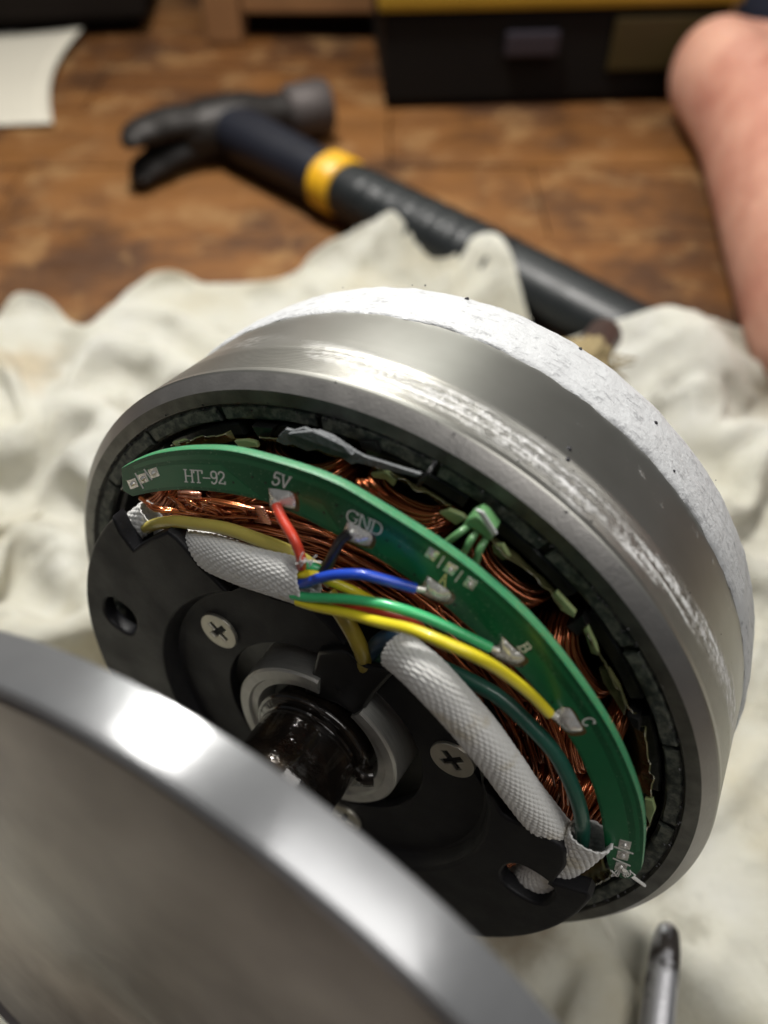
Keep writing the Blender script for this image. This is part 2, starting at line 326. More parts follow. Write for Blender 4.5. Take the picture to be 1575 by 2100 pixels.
def plate(name, loops, z0, z1, mat, parent=None, bevel=0.0, res=2, smoothit=True, **kw):
    """solid plate from 2-D loops (first outline, rest holes), bevelled edges"""
    SC = 1000.0; cu = bpy.data.curves.new(name, 'CURVE'); cu.dimensions = '2D'; cu.fill_mode = 'BOTH'
    cu.extrude = max((z1-z0)/2-bevel, 1e-7)*SC; cu.bevel_depth = bevel*SC; cu.bevel_resolution = res; cu.offset = -bevel*SC
    for lp in loops:
        sp_ = cu.splines.new('POLY'); sp_.points.add(len(lp)-1)
        for q, p in zip(sp_.points, lp): q.co = (p[0]*SC, p[1]*SC, 0, 1)
        sp_.use_cyclic_u = True
    t = bpy.data.objects.new('tmp', cu); COL.objects.link(t); bpy.context.view_layer.update()
    me = bpy.data.meshes.new_from_object(t.evaluated_get(bpy.context.evaluated_depsgraph_get()))
    bpy.data.objects.remove(t); bpy.data.curves.remove(cu)
    co = np.empty(len(me.vertices)*3); me.vertices.foreach_get('co', co); co = co.reshape(-1, 3)/SC; co[:, 2] += (z0+z1)/2
    me.vertices.foreach_set('co', co.ravel()); me.name = name; me.materials.clear(); me.materials.append(M[mat]); me.update()
    if smoothit: me.shade_smooth(); me.set_sharp_from_angle(angle=R(40))
    o = bpy.data.objects.new(name, me); COL.objects.link(o)
    if parent: o.parent = parent
    return tagp(o, kw.get('label'), kw.get('cat'), kw.get('kind'), kw.get('group'))
def circ(cx, cy, r, n=32, ry=None, rot=0):
    ry = ry or r; o = []
    for k in range(n):
        a = 2*math.pi*k/n; x = r*math.cos(a); y = ry*math.sin(a)
        o.append((cx+x*math.cos(rot)-y*math.sin(rot), cy+x*math.sin(rot)+y*math.cos(rot)))
    return o
def arc(r, a0, a1, n): return [(r*math.cos(a), r*math.sin(a)) for a in np.linspace(a0, a1, n)]
def LP(pts, z): return [L(x, y, z)[:2] for x, y in pts]
def path(pts, zs):
    if not hasattr(zs, '__len__'): zs = [zs]*len(pts)
    return [L(x, y, zz) for (x, y), zz in zip(pts, zs)]
def boxmesh(name, lo, hi, mat, parent=None, bevel=0.0, mtx=None, **kw):
    bm = bmesh.new(); bmesh.ops.create_cube(bm, size=1.0)
    for q in bm.verts:
        for k in range(3): q.co[k] = lo[k]+(q.co[k]+0.5)*(hi[k]-lo[k])
    if bevel: bmesh.ops.bevel(bm, geom=bm.edges[:], offset=bevel, segments=2, affect='EDGES', profile=0.7)
    if mtx: bmesh.ops.transform(bm, matrix=mtx, verts=bm.verts)
    me = bpy.data.meshes.new(name); bm.to_mesh(me); bm.free(); me.materials.append(M[mat])
    o = bpy.data.objects.new(name, me); COL.objects.link(o)
    if parent: o.parent = parent
    return tagp(o, kw.get('label'), kw.get('cat'), kw.get('kind'), kw.get('group'))

# ================================================================== floor, wall
floor = mk('floor', [(-3, -1.5, -0.02), (3, -1.5, -0.02), (3, 3, -0.02), (-3, 3, -0.02)], [(0, 1, 2, 3)], 'floor_base', kind='structure', smooth=False)
rw = 0.074; rnd = random.Random(3)
for j in range(14):
    y0 = 0.135+j*rw; x = -0.92+rnd.random()*0.3
    while x < 0.95:
        ln = rnd.uniform(0.26, 0.46)
        boxmesh('plank', (x+0.0004, y0+0.0004, -0.019), (x+ln-0.0004, y0+rw-0.0004, rnd.uniform(-0.0008, 0)), 'varnished_wood', floor, 0.0006)
        x += ln
boxmesh('plank', (-1.2, -0.6, -0.019), (1.2, 0.134, -0.0005), 'varnished_wood', floor, 0.0012)
boxmesh('wall', (-2.0, 1.18, -0.02), (2.0, 1.24, 1.2), 'dark_paint_and_shade', kind='structure')

# ================================================================== THE MOTOR
motor = empty('gear_motor', MM, 'opened silver gear motor with green sensor board and copper coils, lying on the cloth', 'motor')
Rg = 0.0620
# rotor shell
def bodyprof():
    p = [(0.0576, -0.030), (0.0576, -0.0004), (0.0579, 0.0), (0.0600, 0.0), (0.0619, -0.0017)]
    for zz in np.linspace(-0.0020, -0.0242, 20): p.append((0.0621+0.0002*(-zz/0.02), zz))
    return p
pr_ = bodyprof()
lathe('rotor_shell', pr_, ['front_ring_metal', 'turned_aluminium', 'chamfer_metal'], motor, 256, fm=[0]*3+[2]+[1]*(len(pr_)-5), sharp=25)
def rj(V, A):
    n_ = V.shape[1]
    for j in range(n_):
        rr_ = np.hypot(V[:, j, 0], V[:, j, 1]); q = fbm(A*22, np.full_like(A, j*1.7), 5, 4)
        w = 0.00022 if 0 < j < n_-2 else 0.00005
        s = 1+q*w/rr_; V[:, j, 0] *= s; V[:, j, 1] *= s
        V[:, j, 2] += fbm(A*16, np.full_like(A, 3.0+j*0.35), 9, 4)*(0.0006 if j in (0, 1, 2) else 0.0003)
    return V
rp = [(0.0620, -0.0237), (0.0624, -0.0238), (0.0627, -0.0243), (0.0629, -0.0254), (0.06295, -0.027), (0.0629, -0.029), (0.0627, -0.032), (0.0625, -0.0345), (0.0621, -0.0366), (0.0610, -0.0380), (0.055, -0.0402), (0.03, -0.042), (0.006, -0.0425)]
lathe('rear_rim', rp, 'whitened_cast_metal', motor, 512, jit=rj, sharp=60)
# magnets
lathe('magnet_bed', [(0.0576, -0.0006), (0.0549, -0.0014), (0.0547, -0.022)], 'black_adhesive', motor, 160)
mg = None
def arcblock(name, r0, r1, z0, z1, half, mat, parent, n=10, rough=0.0, bev=0.0003):
    """annular block centred on the local x axis with eased edges"""
    prof = [(r0, z0), (r0, z1-bev), (r0+bev, z1), (r1-bev, z1), (r1, z1-bev), (r1, z0)]
    def jit(V, A):
        if rough:
            for j in (1, 2, 3, 4):
                V[:, j, 2] += vnoise(A*260, np.full_like(A, j*3.1), 3)*rough
                q = 1+vnoise(A*200, np.full_like(A, j*1.3), 8)*rough/r1; V[:, j, 0] *= q; V[:, j, 1] *= q
        return V
    return lathe(name, prof, mat, parent, n, -half, half, caps=True, jit=jit)
for k in range(20):
    a = R(0.5+9+18*k)
    if mg is None: mg = arcblock('magnet', 0.0550, 0.05745, -0.02, 0.0, R(8.35), 'magnet_ferrite', motor, 14, rough=0.00018, bev=0.00035); o = mg
    else: o = mg.copy(); COL.objects.link(o)
    o.rotation_euler = (random.uniform(-.004, .004), random.uniform(-.004, .004), a); o.location.z = random.uniform(-0.0004, -0.0002)
# stray crumbs of glue along the outer seam of the magnets
cr = []
V = []; F = []
for k in range(420):
    a = random.uniform(0, 2*math.pi); r = random.gauss(0.0575, 0.00035); s = random.uniform(0.00008, 0.00032); zz = random.uniform(-0.0004, 0.0002)
    c = np.array((r*math.cos(a), r*math.sin(a), zz)); b0 = len(V)
    tv = [c+s*np.array(q)*random.uniform(.6, 1.4) for q in ((1, 0, 0), (-.6, .9, 0), (-.5, -.8, 0), (0, .1, .9), (0.1, 0, -.8))]
    V += tv; F += [(b0, b0+1, b0+3), (b0+1, b0+2, b0+3), (b0+2, b0, b0+3), (b0, b0+4, b0+1), (b0+1, b0+4, b0+2), (b0+2, b0+4, b0)]
mk('glue_crumbs', V, F, 'black_adhesive', motor, smooth=False, kind='stuff')
# stator
plate('stator_core', [circ(0, 0, 0.0538, 96)], -0.022, -0.0125, 'slot_black', motor)
lathe('air_gap_seal', [(0.0551, -0.003), (0.0542, -0.0035), (0.0540, -0.014)], 'black_adhesive', motor, 120)
TA = [117-20*k for k in range(10)]          # tooth angles in view
tt = None; liners = None
rn = random.Random(11)
for k, d in enumerate(TA):
    if tt is None: tt = arcblock('tooth_tip', 0.0520, 0.0542, -0.014, -0.0013, R(8.3), 'lamination_steel', motor, 14, rough=0.00015); o = tt
    else: o = tt.copy(); COL.objects.link(o)
    o.rotation_euler.z = R(d)
# coils: loops round each tooth, hand-wound
def coil(d, seed):
    q = random.Random(seed); P = []
    for lay in range(5):
        for ir in range(34):
            rr_ = 0.0325+ir*0.00056+q.uniform(-0.00015, 0.00015)+lay*0.0002
            if rr_ > 0.0512 or (lay > 2 and rr_ < 0.043): continue
            hw = 8.7-lay*0.25+q.uniform(-0.5, 0.5)
            zt = (0.0022 if rr_ < 0.044 else 0.0012)-lay*0.0006+q.uniform(-0.0003, 0.0003)
            sk = q.uniform(-0.0006, 0.0006); pts = []
            for t in np.linspace(-1, 1, 15):
                a = R(d+hw*t); e = 1-abs(t)**5
                zz = -0.010+(zt+0.010)*max(0.0, e)**0.6
                bulge = 0.0009*(1-t*t)
                r_ = rr_+sk*t-(0.0024*(1-t*t)*min(1, (rr_-0.040)/0.009) if rr_ > 0.04 else bulge*0.8)
                pts.append((r_*math.cos(a), r_*math.sin(a), zz))
            P.append(np.array(pts))
    return tubes('coil', P, 0.00029, 'enamelled_copper', motor, 6)
for k, d in enumerate(TA): coil(d, 40+k)
# long lead-out strands running round the inside of the coils
def strand(a0, a1, r, z, q, n=26, wob=0.0006):
    A = np.linspace(a0, a1, n); ph = q.uniform(0, 50); 
    rr_ = r+wob*vnoise(A*4.5+ph, A*0, 1)*2; zz = z+wob*vnoise(A*5+ph, A*0+9, 2)*1.6
    return np.c_[rr_*np.cos(A), rr_*np.sin(A), zz]
q = random.Random(5); P = []
for k in range(54):
    a0 = R(q.uniform(96, 122)); a1 = R(q.uniform(-35, 60)); r = q.uniform(0.0305, 0.0425)
    P.append(strand(a0, a1, r, 0.0026+q.uniform(-0.0004, 0.0024)+(0.0425-r)*0.06, q))
tubes('winding_bundle', P, 0.00030, 'enamelled_copper', motor, 6, label='loose bundle of copper strands round the inside of the coils')
q = random.Random(8); P = []
for k in range(16):                              # crossing strands near the left end and the sensor gap
    x0 = q.uniform(285, 440); P.append(smoothpath(path([(x0, 1012+q.uniform(0, 30)), (x0+q.uniform(10, 60), 1028+q.uniform(0, 20)), (x0+q.uniform(60, 170), 1045+q.uniform(0, 26))], [0.003+q.uniform(0, .002), 0.0055+q.uniform(0, .0012), 0.004]), 16))
for (x0, y0, x1, y1) in ((742, 985, 775, 1012), (750, 985, 768, 1020), (734, 985, 752, 1008), (757, 982, 790, 1012), (875, 1232, 866, 1280), (868, 1234, 858, 1276), (900, 1240, 930, 1290), (893, 1240, 915, 1290)):
    P.append(smoothpath(path([(x0, y0), ((x0+x1)/2-4, (y0+y1)/2), (x1, y1)], [0.0045, 0.005, 0.002]), 10))
tubes('crossing_strands', P, 0.00030, 'enamelled_copper', motor, 6)
for (x, y, dx, dy) in ((404, 1021, -60, -8), (545, 1058, 0, 0)):   # bundles of cut strand ends
    P = []
    for k in range(7):
        ox, oy = (k % 3)*7-7, (k//3)*8-8
        if (x, y) == (545, 1058): ox, oy = k*2.2-4, k*5-15
        P.append(np.array(path([(x+ox-30, y+oy-4), (x+ox-11, y+oy-3), (x+ox, y+oy)], [0.0040, 0.0056, 0.0060])))
    tubes('cut_strand_ends', P, 0.00024, 'bare_copper', motor, 8)
# insulation films standing between coil and tooth tip, liners in the gaps
def film(d, half, seed, zt=0.0035):
    n = 22; A = np.linspace(R(d-half), R(d+half), n); top = zt+fbm(A*40, A*0, seed, 3)*0.0007
    top[0] -= 0.001; top[-1] -= 0.001; V = []; F = []
    rows = [(0.0484, -0.0050, 0), (0.0508, -0.0022, 0), (0.0520, 0.3, 1), (0.0532+0.0003*math.sin(seed), 1.0, 1)]
    for th_ in (0, 0.00022):
        for (r, zz, rel) in rows:
            for i in range(n):
                z_ = zz*top[i] if rel else zz; w = r+th_+0.0007*vnoise(A[i]*30, zz*5, seed)
                V.append((w*math.cos(A[i]), w*math.sin(A[i]), z_))
    k = len(rows)
    for s in range(2):
        for j in range(k-1):
            for i in range(n-1):
                b = s*k*n+j*n+i; f = (b, b+1, b+n+1, b+n); F.append(f if s else f[::-1])
    for i in range(n-1): F.append(((k-1)*n+i, (k-1)*n+i+1, k*n+(k-1)*n+i+1, k*n+(k-1)*n+i))
    for e in (0, n-1):
        for j in range(k-1): F.append((j*n+e, (j+1)*n+e, k*n+(j+1)*n+e, k*n+j*n+e))
    return mk('insulation_film', V, F, 'yellowed_film', motor)
for k, d in enumerate(TA[:9]): film(d-0.5+rn.uniform(-.6, .6), 7.4+rn.uniform(-.8, .8), 20+k, 0.0012+rn.uniform(-.0005, .0006))
def chunk(name, pts, z0, z1, mat, seed=0, rough=0.0004, **kw):
    lp = LP(pts, z1); n = len(lp); o = plate(name, [lp], z0, z1, mat, motor, 0.00015, **kw); return o
LIN = [[(480, 905), (505, 903), (525, 908), (528, 918), (490, 918)], [(760, 972), (790, 968), (812, 985), (806, 998), (790, 984), (765, 980)],
       [(900, 1052), (920, 1046), (948, 1058), (955, 1066), (935, 1078), (912, 1062)], [(1008, 1120), (1030, 1118), (1045, 1145), (1030, 1150), (1012, 1134)],
       [(1130, 1222), (1140, 1215), (1180, 1258), (1176, 1268), (1150, 1252)], [(1196, 1292), (1204, 1287), (1222, 1325), (1226, 1345), (1212, 1340)],
       [(1228, 1372), (1248, 1375), (1270, 1410), (1284, 1450), (1280, 1468), (1262, 1440), (1236, 1400)], [(1322, 1640), (1338, 1642), (1344, 1662), (1332, 1690), (1324, 1672)], [(352, 908), (372, 903), (388, 908), (360, 916)]]
for k, p in enumerate(LIN): chunk('slot_liner', p, 0.0004, 0.0012, 'liner_plastic' if k not in (6,) else 'yellowed_film')
for p in ([(515, 874), (560, 878), (552, 896), (540, 898), (528, 896)], [(1160, 1285), (1195, 1262), (1205, 1290), (1185, 1306)], [(1285, 1468), (1310, 1476), (1312, 1500), (1298, 1492)], [(735, 905), (770, 905), (778, 930), (742, 922)]):
    chunk('slot_wedge', p, -0.006, 0.0004, 'slot_black')
# torn tape
tp = [(566, 905), (572, 893), (585, 880), (600, 884), (622, 878), (640, 886), (652, 884), (680, 895), (700, 908), (725, 925), (745, 936), (780, 947), (820, 960), (862, 973), (856, 979), (815, 970), (770, 959), (735, 950), (720, 953), (700, 938), (672, 931), (650, 922), (630, 926), (600, 912), (585, 914)]
plate('torn_tape', [LP(tp, 0.0022)], 0.0016, 0.0022, 'grey_tape', motor, 0.0001)
plate('torn_tape', [LP([(590, 890), (640, 884), (700, 912), (722, 934), (690, 926), (640, 908)], 0.0030)], 0.0022, 0.0030, 'grey_tape', motor, 0.0002)
tube('dust_hair', path([(893, 948), (880, 968), (866, 985), (858, 996)], [0.001, 0.003, 0.003, 0.0025]), 0.0003, 'black_adhesive', motor, 14, 6)

# ---- sensor board
PO = [(262, 951), (290, 936), (325, 923), (360, 916), (394, 912), (447, 911), (499, 916), (569, 934), (639, 955), (700, 979), (740, 1001), (810, 1043), (879, 1086), (949, 1134), (1019, 1190), (1089, 1255), (1140, 1313), (1198, 1390), (1247, 1463), (1281, 1528), (1308, 1595), (1323, 1650), (1326, 1707), (1320, 1765)]
PI_ = [(1251, 1783), (1243, 1760), (1238, 1707), (1226, 1642), (1205, 1585), (1179, 1530), (1137, 1468), (1102, 1421), (1064, 1376), (1026, 1342), (984, 1306), (949, 1275), (907, 1238), (862, 1204), (820, 1174), (750, 1130), (700, 1103), (656, 1079), (604, 1053), (552, 1031), (517, 1022), (464, 1011), (394, 1004), (325, 1007), (272, 1018)]
zb0, zb1 = 0.0066, 0.0080
ring = [L(x, y, zb0)[:2] for x, y in PO]+LP([(1304, 1795), (1290, 1802), (1274, 1801)], zb1)+LP(PI_, zb1)+LP([(252, 1006), (251, 1000)], zb1)
# smooth outer and inner arcs a little
def sm(lp, it=2):
    a = np.array(lp)
    for _ in range(it):
        b = a.copy(); b[1:-1] = 0.25*a[:-2]+0.5*a[1:-1]+0.25*a[2:]; a = b
    return [tuple(x) for x in a]
no = len(PO); outer = sm(smoothpath([(*p, 0) for p in ring[:no]], 70)[:, :2]); inner = sm(smoothpath([(*p, 0) for p in ring[no+3:no+3+len(PI_)]], 70)[:, :2])
RING = outer+ring[no:no+3]+inner+ring[-2:]
board = plate('circuit_board', [RING], zb0, zb1, 'solder_mask_green', motor, 0.00006, 1)
# side wall takes the bare laminate colour
board.data.materials.append(M['board_edge_green'])
for p in board.data.polygons:
    if abs(p.normal.z) < 0.5: p.material_index = 1
ZT = zb1+0.00002
def pour(pts, zoff=0.00003): return plate('copper_pour', [LP(pts, zb1+zoff)], zb1-0.0001, zb1+zoff, 'copper_pour_green', board, 0)
def lerp_edge(t0, t1, f0, f1, n):
    """band of the board between outer (f=0) and inner (f=1) edge, by fraction along it"""
    o_ = np.array(outer); i_ = np.array(inner)[::-1]
    def at(arr, t): x = t*(len(arr)-1); k = min(int(x), len(arr)-2); return arr[k]*(1-(x-k))+arr[k+1]*(x-k)
    A = [at(o_, t)*(1-f0)+at(i_, t)*f0 for t in np.linspace(t0, t1, n)]; B = [at(o_, t)*(1-f1)+at(i_, t)*f1 for t in np.linspace(t1, t0, n)]
    return [tuple(x) for x in A+B]
for (a, b, c, d) in ((0.03, 0.97, 0.10, 0.20), (0.02, 0.20, 0.30, 0.90), (0.40, 0.52, 0.34, 0.86), (0.66, 0.97, 0.38, 0.93), (0.27, 0.34, 0.50, 0.9)):
    plate('copper_pour', [lerp_edge(a, b, c, d, 26)], zb1-0.0001, zb1+0.00003, 'copper_pour_green', board, 0)
# lettering: stroked serif capitals
GL = {'H': ([[(.08, 0), (.08, 1)], [(.62, 0), (.62, 1)], [(.08, .5), (.62, .5)], [(-.04, 0), (.2, 0)], [(-.04, 1), (.2, 1)], [(.5, 0), (.74, 0)], [(.5, 1), (.74, 1)]], .78),
      'T': ([[(.35, 0), (.35, 1)], [(0, 1), (.7, 1)], [(0, 1), (0, .78)], [(.7, 1), (.7, .78)], [(.22, 0), (.48, 0)]], .74),
      '-': ([[(.02, .42), (.6, .42)]], .66),
      '9': ([[(.5, .68), (.42, .5), (.26, .44), (.1, .52), (.04, .72), (.1, .92), (.27, 1), (.44, .93), (.51, .7), (.5, .4), (.42, .14), (.25, 0), (.1, .04), (.06, .14)]], .62),
      '2': ([[(.05, .78), (.1, .93), (.27, 1), (.45, .92), (.5, .75), (.42, .55), (.2, .3), (.04, .06)], [(.04, .05), (.52, .05)], [(.52, 0), (.55, .2)]], .62),
      '5': ([[(.5, 1), (.12, 1), (.08, .55), (.26, .63), (.45, .55), (.52, .34), (.44, .1), (.25, 0), (.08, .06), (.03, .2)]], .62),
      'V': ([[(.06, 1), (.36, 0), (.66, 1)], [(-.04, 1), (.2, 1)], [(.54, 1), (.76, 1)]], .8),
      'G': ([[(.66, .8), (.66, 1)], [(.66, .8), (.55, .95), (.38, 1), (.16, .9), (.04, .66), (.04, .34), (.16, .1), (.38, 0), (.56, .06), (.66, .18), (.66, .44)], [(.48, .44), (.78, .44)]], .84),
      'N': ([[(.08, 0), (.08, 1), (.62, 0), (.62, 1)], [(-.04, 0), (.2, 0)], [(-.04, 1), (.08, 1)], [(.5, 1), (.74, 1)]], .8),
      'D': ([[(.08, 0), (.08, 1)], [(-.04, 0), (.34, 0), (.54, .1), (.66, .34), (.66, .66), (.54, .9), (.34, 1), (-.04, 1)]], .78),
      'A': ([[(.04, 0), (.34, 1), (.64, 0)], [(.14, .34), (.54, .34)], [(-.05, 0), (.15, 0)], [(.53, 0), (.74, 0)]], .76),
      'B': ([[(.08, 0), (.08, 1)], [(-.04, 0), (.4, 0), (.56, .08), (.6, .26), (.54, .46), (.38, .53), (.08, .53)], [(.38, .53), (.52, .62), (.55, .78), (.48, .95), (.34, 1), (-.04, 1)]], .72),
      'C': ([[(.6, .78), (.6, .98)], [(.6, .78), (.52, .94), (.36, 1), (.16, .9), (.04, .66), (.04, .34), (.16, .1), (.36, 0), (.54, .08), (.62, .26)]], .74)}
def lettering(text, p0, ex, ey, mat='silkscreen', sw=0.105):
    """p0 pixel of the baseline start; ex, ey pixel vectors of one letter height along / up"""
    V = []; F = []; x = 0.0
    for chr_ in text:
        st_, adv = GL[chr_]
        for pl in st_:
            a = np.array([(q[0]+x, q[1]) for q in pl], float)
            if len(a) > 3: a = smoothpath(np.c_[a, np.zeros(len(a))], len(a)*3)[:, :2]
            for i in range(len(a)-1):
                d_ = a[i+1]-a[i]; l_ = np.linalg.norm(d_)
                if l_ < 1e-6: continue
                d_ /= l_; nn = np.array((-d_[1], d_[0]))*sw/2*(1.0 if len(pl) != 2 or abs(d_[1]) > .5 else 0.7); e_ = d_*sw*0.25
                b0 = len(V)
                for q in (a[i]-e_-nn, a[i+1]+e_-nn, a[i+1]+e_+nn, a[i]-e_+nn):
                    V.append(L(p0[0]+q[0]*ex[0]+q[1]*ey[0], p0[1]+q[0]*ex[1]+q[1]*ey[1], zb1+0.00006+len(V)*2e-8))
                F.append((b0, b0+1, b0+2, b0+3))
        x += adv
    return mk('lettering', V, F, mat, board, smooth=False)
lettering('HT-92', (380, 988), (24.5, 1.6), (-2.5, -25), sw=0.13)
lettering('5V', (557, 992), (25.5, 8.5), (6, -24), sw=0.12)
lettering('GND', (708, 1066), (30.5, 14.5), (7, -23), sw=0.09)
lettering('A', (901, 1194), (17, 14), (8, -22), 'yellowed_silkscreen', 0.14)
lettering('B', (1062, 1327), (17, 19), (19, -9), sw=0.13)
lettering('C', (1191, 1477), (13, 20), (23, -7), sw=0.13)
def bar(x0, y0, x1, y1, w=3.2):
    dx, dy = x1-x0, y1-y0; l_ = math.hypot(dx, dy); nx, ny = -dy/l_*w/2, dx/l_*w/2
    V = [L(x0+nx, y0+ny, zb1+0.00008), L(x1+nx, y1+ny, zb1+0.00008), L(x1-nx, y1-ny, zb1+0.00008), L(x0-nx, y0-ny, zb1+0.00008)]
    mk('silkscreen_line', V, [(0, 1, 2, 3)], 'silkscreen', board, smooth=False)
for b in ((277, 970, 294, 1002), (295, 962, 312, 984), (911, 1141, 897, 1164), (949, 1171, 933, 1193), (1259, 1736, 1299, 1751), (1257, 1760, 1293, 1776)): bar(*b)
def blobmesh(name, corners, h, mat, parent, seed=0, rings=5, zb=None, wob=0.12):
    zb = zb1 if zb is None else zb
    c = np.array(LP(corners, zb)); pl = smoothpath(np.c_[np.vstack([c, c[:1]]), np.zeros(len(c)+1)], 29)[:-1, :2]; cen = pl.mean(0)
    V = []; F = []; n = len(pl)
    for k in range(rings):
        f = k/(rings-1)*0.92; zz = zb+0.00003+h*math.sin(f*math.pi/2)**0.75
        for i, p in enumerate(pl):
            q = cen+(p-cen)*(1-f); V.append((q[0], q[1], zz+h*wob*2*vnoise(q[0]*900, q[1]*900, seed)*f))
    V.append((cen[0], cen[1], zb+h*1.0))
    for k in range(rings-1):
        for i in range(n): F.append((k*n+i, k*n+(i+1) % n, (k+1)*n+(i+1) % n, (k+1)*n+i))
    for i in range(n): F.append(((rings-1)*n+i, (rings-1)*n+(i+1) % n, rings*n))
    o = mk(name, V, F, mat, parent); return o
SJ = [[(551, 1001), (575, 1004), (601, 1012), (605, 1042), (580, 1036), (556, 1040), (553, 1022)], [(713, 1069), (740, 1082), (763, 1098), (756, 1119), (728, 1112), (702, 1102)], [(877, 1181), (900, 1197), (925, 1217), (915, 1233), (888, 1226), (861, 1211), (868, 1196)],
      [(1030, 1306), (1050, 1325), (1076, 1349), (1058, 1361), (1032, 1352), (1009, 1339), (1022, 1322)], [(1152, 1450), (1170, 1454), (1184, 1476), (1195, 1497), (1168, 1502), (1150, 1488), (1132, 1467)]]
for k, c in enumerate(SJ):
    blobmesh('solder_joint', c, 0.0009, 'solder', board, k)
    cx_, cy_ = np.mean(c, 0); blobmesh('flux_stain', [((x-cx_)*1.16+cx_+3, (y-cy_)*1.16+cy_+3) for x, y in c], 0.00004, 'flux_residue', board, k, 3)
def pad(x, y, ex, ey):
    c = [(x-ex[0]-ey[0], y-ex[1]-ey[1]), (x+ex[0]-ey[0], y+ex[1]-ey[1]), (x+ex[0]+ey[0], y+ex[1]+ey[1]), (x-ex[0]+ey[0], y-ex[1]+ey[1])]
    o = plate('solder_pad', [LP(c, zb1+0.00012)], zb1, zb1+0.00012, 'solder', board, 0.00004)
    blobmesh('pin_end', [(x-ex[0]*.55, y-ex[1]*.55), (x-ey[0]*.55, y-ey[1]*.55), (x+ex[0]*.55, y+ex[1]*.55), (x+ey[0]*.55, y+ey[1]*.55)], 0.0005, 'solder', o, 3, 4, zb=zb1+0.0001)
for x, y in ((272, 992), (293, 981), (315, 970)): pad(x, y, (8.5, -3), (4, 9))
for x, y in ((885, 1137), (924, 1167), (964, 1197)): pad(x, y, (10, 6), (5.5, -8.5))
for x, y in ((1281, 1733), (1277, 1755), (1273, 1779)): pad(x, y, (12, 3), (-2, 8))
for k, (x, y) in enumerate(((517, 979), (544, 991), (610, 1012), (690, 1037), (700, 1059), (793, 1109), (819, 1121), (850, 1179), (932, 1241), (1070, 1368), (1132, 1441), (1089, 1335), (478, 990), (664, 1052))):
    p = L(x, y, zb1+0.0001); plate('via_hole', [circ(p[0], p[1], 0.00019, 10)], zb1-0.0002, zb1+0.00006, 'slot_black', board, 0)

# ---- hall sensor in the gap
hs = plate('hall_sensor', [LP([(948, 1079), (957, 1064), (974, 1058), (986, 1066), (1009, 1096), (1005, 1110), (994, 1106), (974, 1090)], 0.0040)], 0.0008, 0.0040, 'sensor_green_insulation', motor, 0.0004, label='green potted sensor with three sleeved legs')
for p in ([(960, 1080), (940, 1094), (912, 1116)], [(976, 1092), (963, 1112), (944, 1148)], [(996, 1106), (984, 1128), (970, 1172)]):
    tube('sensor_leg', path(p, [0.0036, 0.0050, 0.0052]), 0.00047, 'sensor_green_insulation', hs, 14, 10)
plate('clear_scrap', [LP([(975, 1046), (990, 1052), (1018, 1096), (1010, 1100)], 0.0044)], 0.0040, 0.0043, 'whitened_cast_metal', motor, 0)

# ---- signal wires
def wire(name, pts, zs, r, mat, n=46, label=None, tin=False):
    o = tube(name, path(pts, zs), r, mat, motor, n, 14, label=label); return o
wire('wire', [(566, 1036), (580, 1066), (602, 1104), (616, 1140), (618, 1162)], [0.0092, 0.0105, 0.0118, 0.0122, 0.0118], 0.00072, 'red_insulation', label='red wire on the 5V pad')
wire('wire', [(716, 1094), (698, 1110), (687, 1130), (672, 1160), (652, 1183), (620, 1190)], [0.0090, 0.0098, 0.0104, 0.0108, 0.0112, 0.0115], 0.00074, 'black_insulation', label='black wire on the GND pad')
wire('wire', [(600, 1196), (626, 1196), (650, 1187), (687, 1179), (740, 1178), (792, 1190), (852, 1207)], [0.0122, 0.0126, 0.0128, 0.0128, 0.0124, 0.0112, 0.0094], 0.00070, 'blue_insulation', label='blue wire on pad A')
wire('wire', [(600, 1220), (631, 1225), (705, 1228), (775, 1237), (844, 1256), (914, 1284), (1006, 1329)], [0.0130, 0.0132, 0.0134, 0.0132, 0.0125, 0.0112, 0.0094], 0.00070, 'green_insulation', label='green wire on pad B')
wire('wire', [(610, 1232), (645, 1243), (705, 1256), (775, 1275), (844, 1291), (914, 1319), (984, 1350), (1036, 1382), (1089, 1424), (1127, 1463)], [0.0132, 0.0134, 0.0138, 0.0148, 0.0162, 0.0165, 0.0152, 0.0130, 0.0108, 0.0094], 0.00072, 'yellow_insulation', 60, label='yellow wire on pad C')
wire('wire', [(600, 1178), (626, 1178), (655, 1181), (687, 1196), (722, 1211), (757, 1229), (790, 1248)], [0.0118, 0.0118, 0.0116, 0.0112, 0.0105, 0.0092, 0.007], 0.00068, 'yellow_insulation', label='short yellow wire passing under the green one')
wire('wire', [(690, 1240), (715, 1250), (775, 1254), (810, 1261), (848, 1276), (870, 1300)], [0.010, 0.0106, 0.0102, 0.0094, 0.008, 0.006], 0.00085, 'red_insulation', label='dark red wire under the green one')
wire('wire', [(600, 1155), (631, 1160), (655, 1168), (680, 1182)], [0.0108, 0.0108, 0.0104, 0.0098], 0.00068, 'green_insulation', label='green stub leaving the sleeve')
for (p, q, s) in (((852, 1207), (872, 1210), 1), ((1006, 1329), (1022, 1334), 1), ((1127, 1463), (1142, 1470), 1), ((566, 1036), (563, 1028), 1), ((716, 1094), (722, 1090), 1)):
    tube('tinned_end', path([p, q], [0.0093, 0.0088]), 0.00045, 'solder', motor, 6, 10)
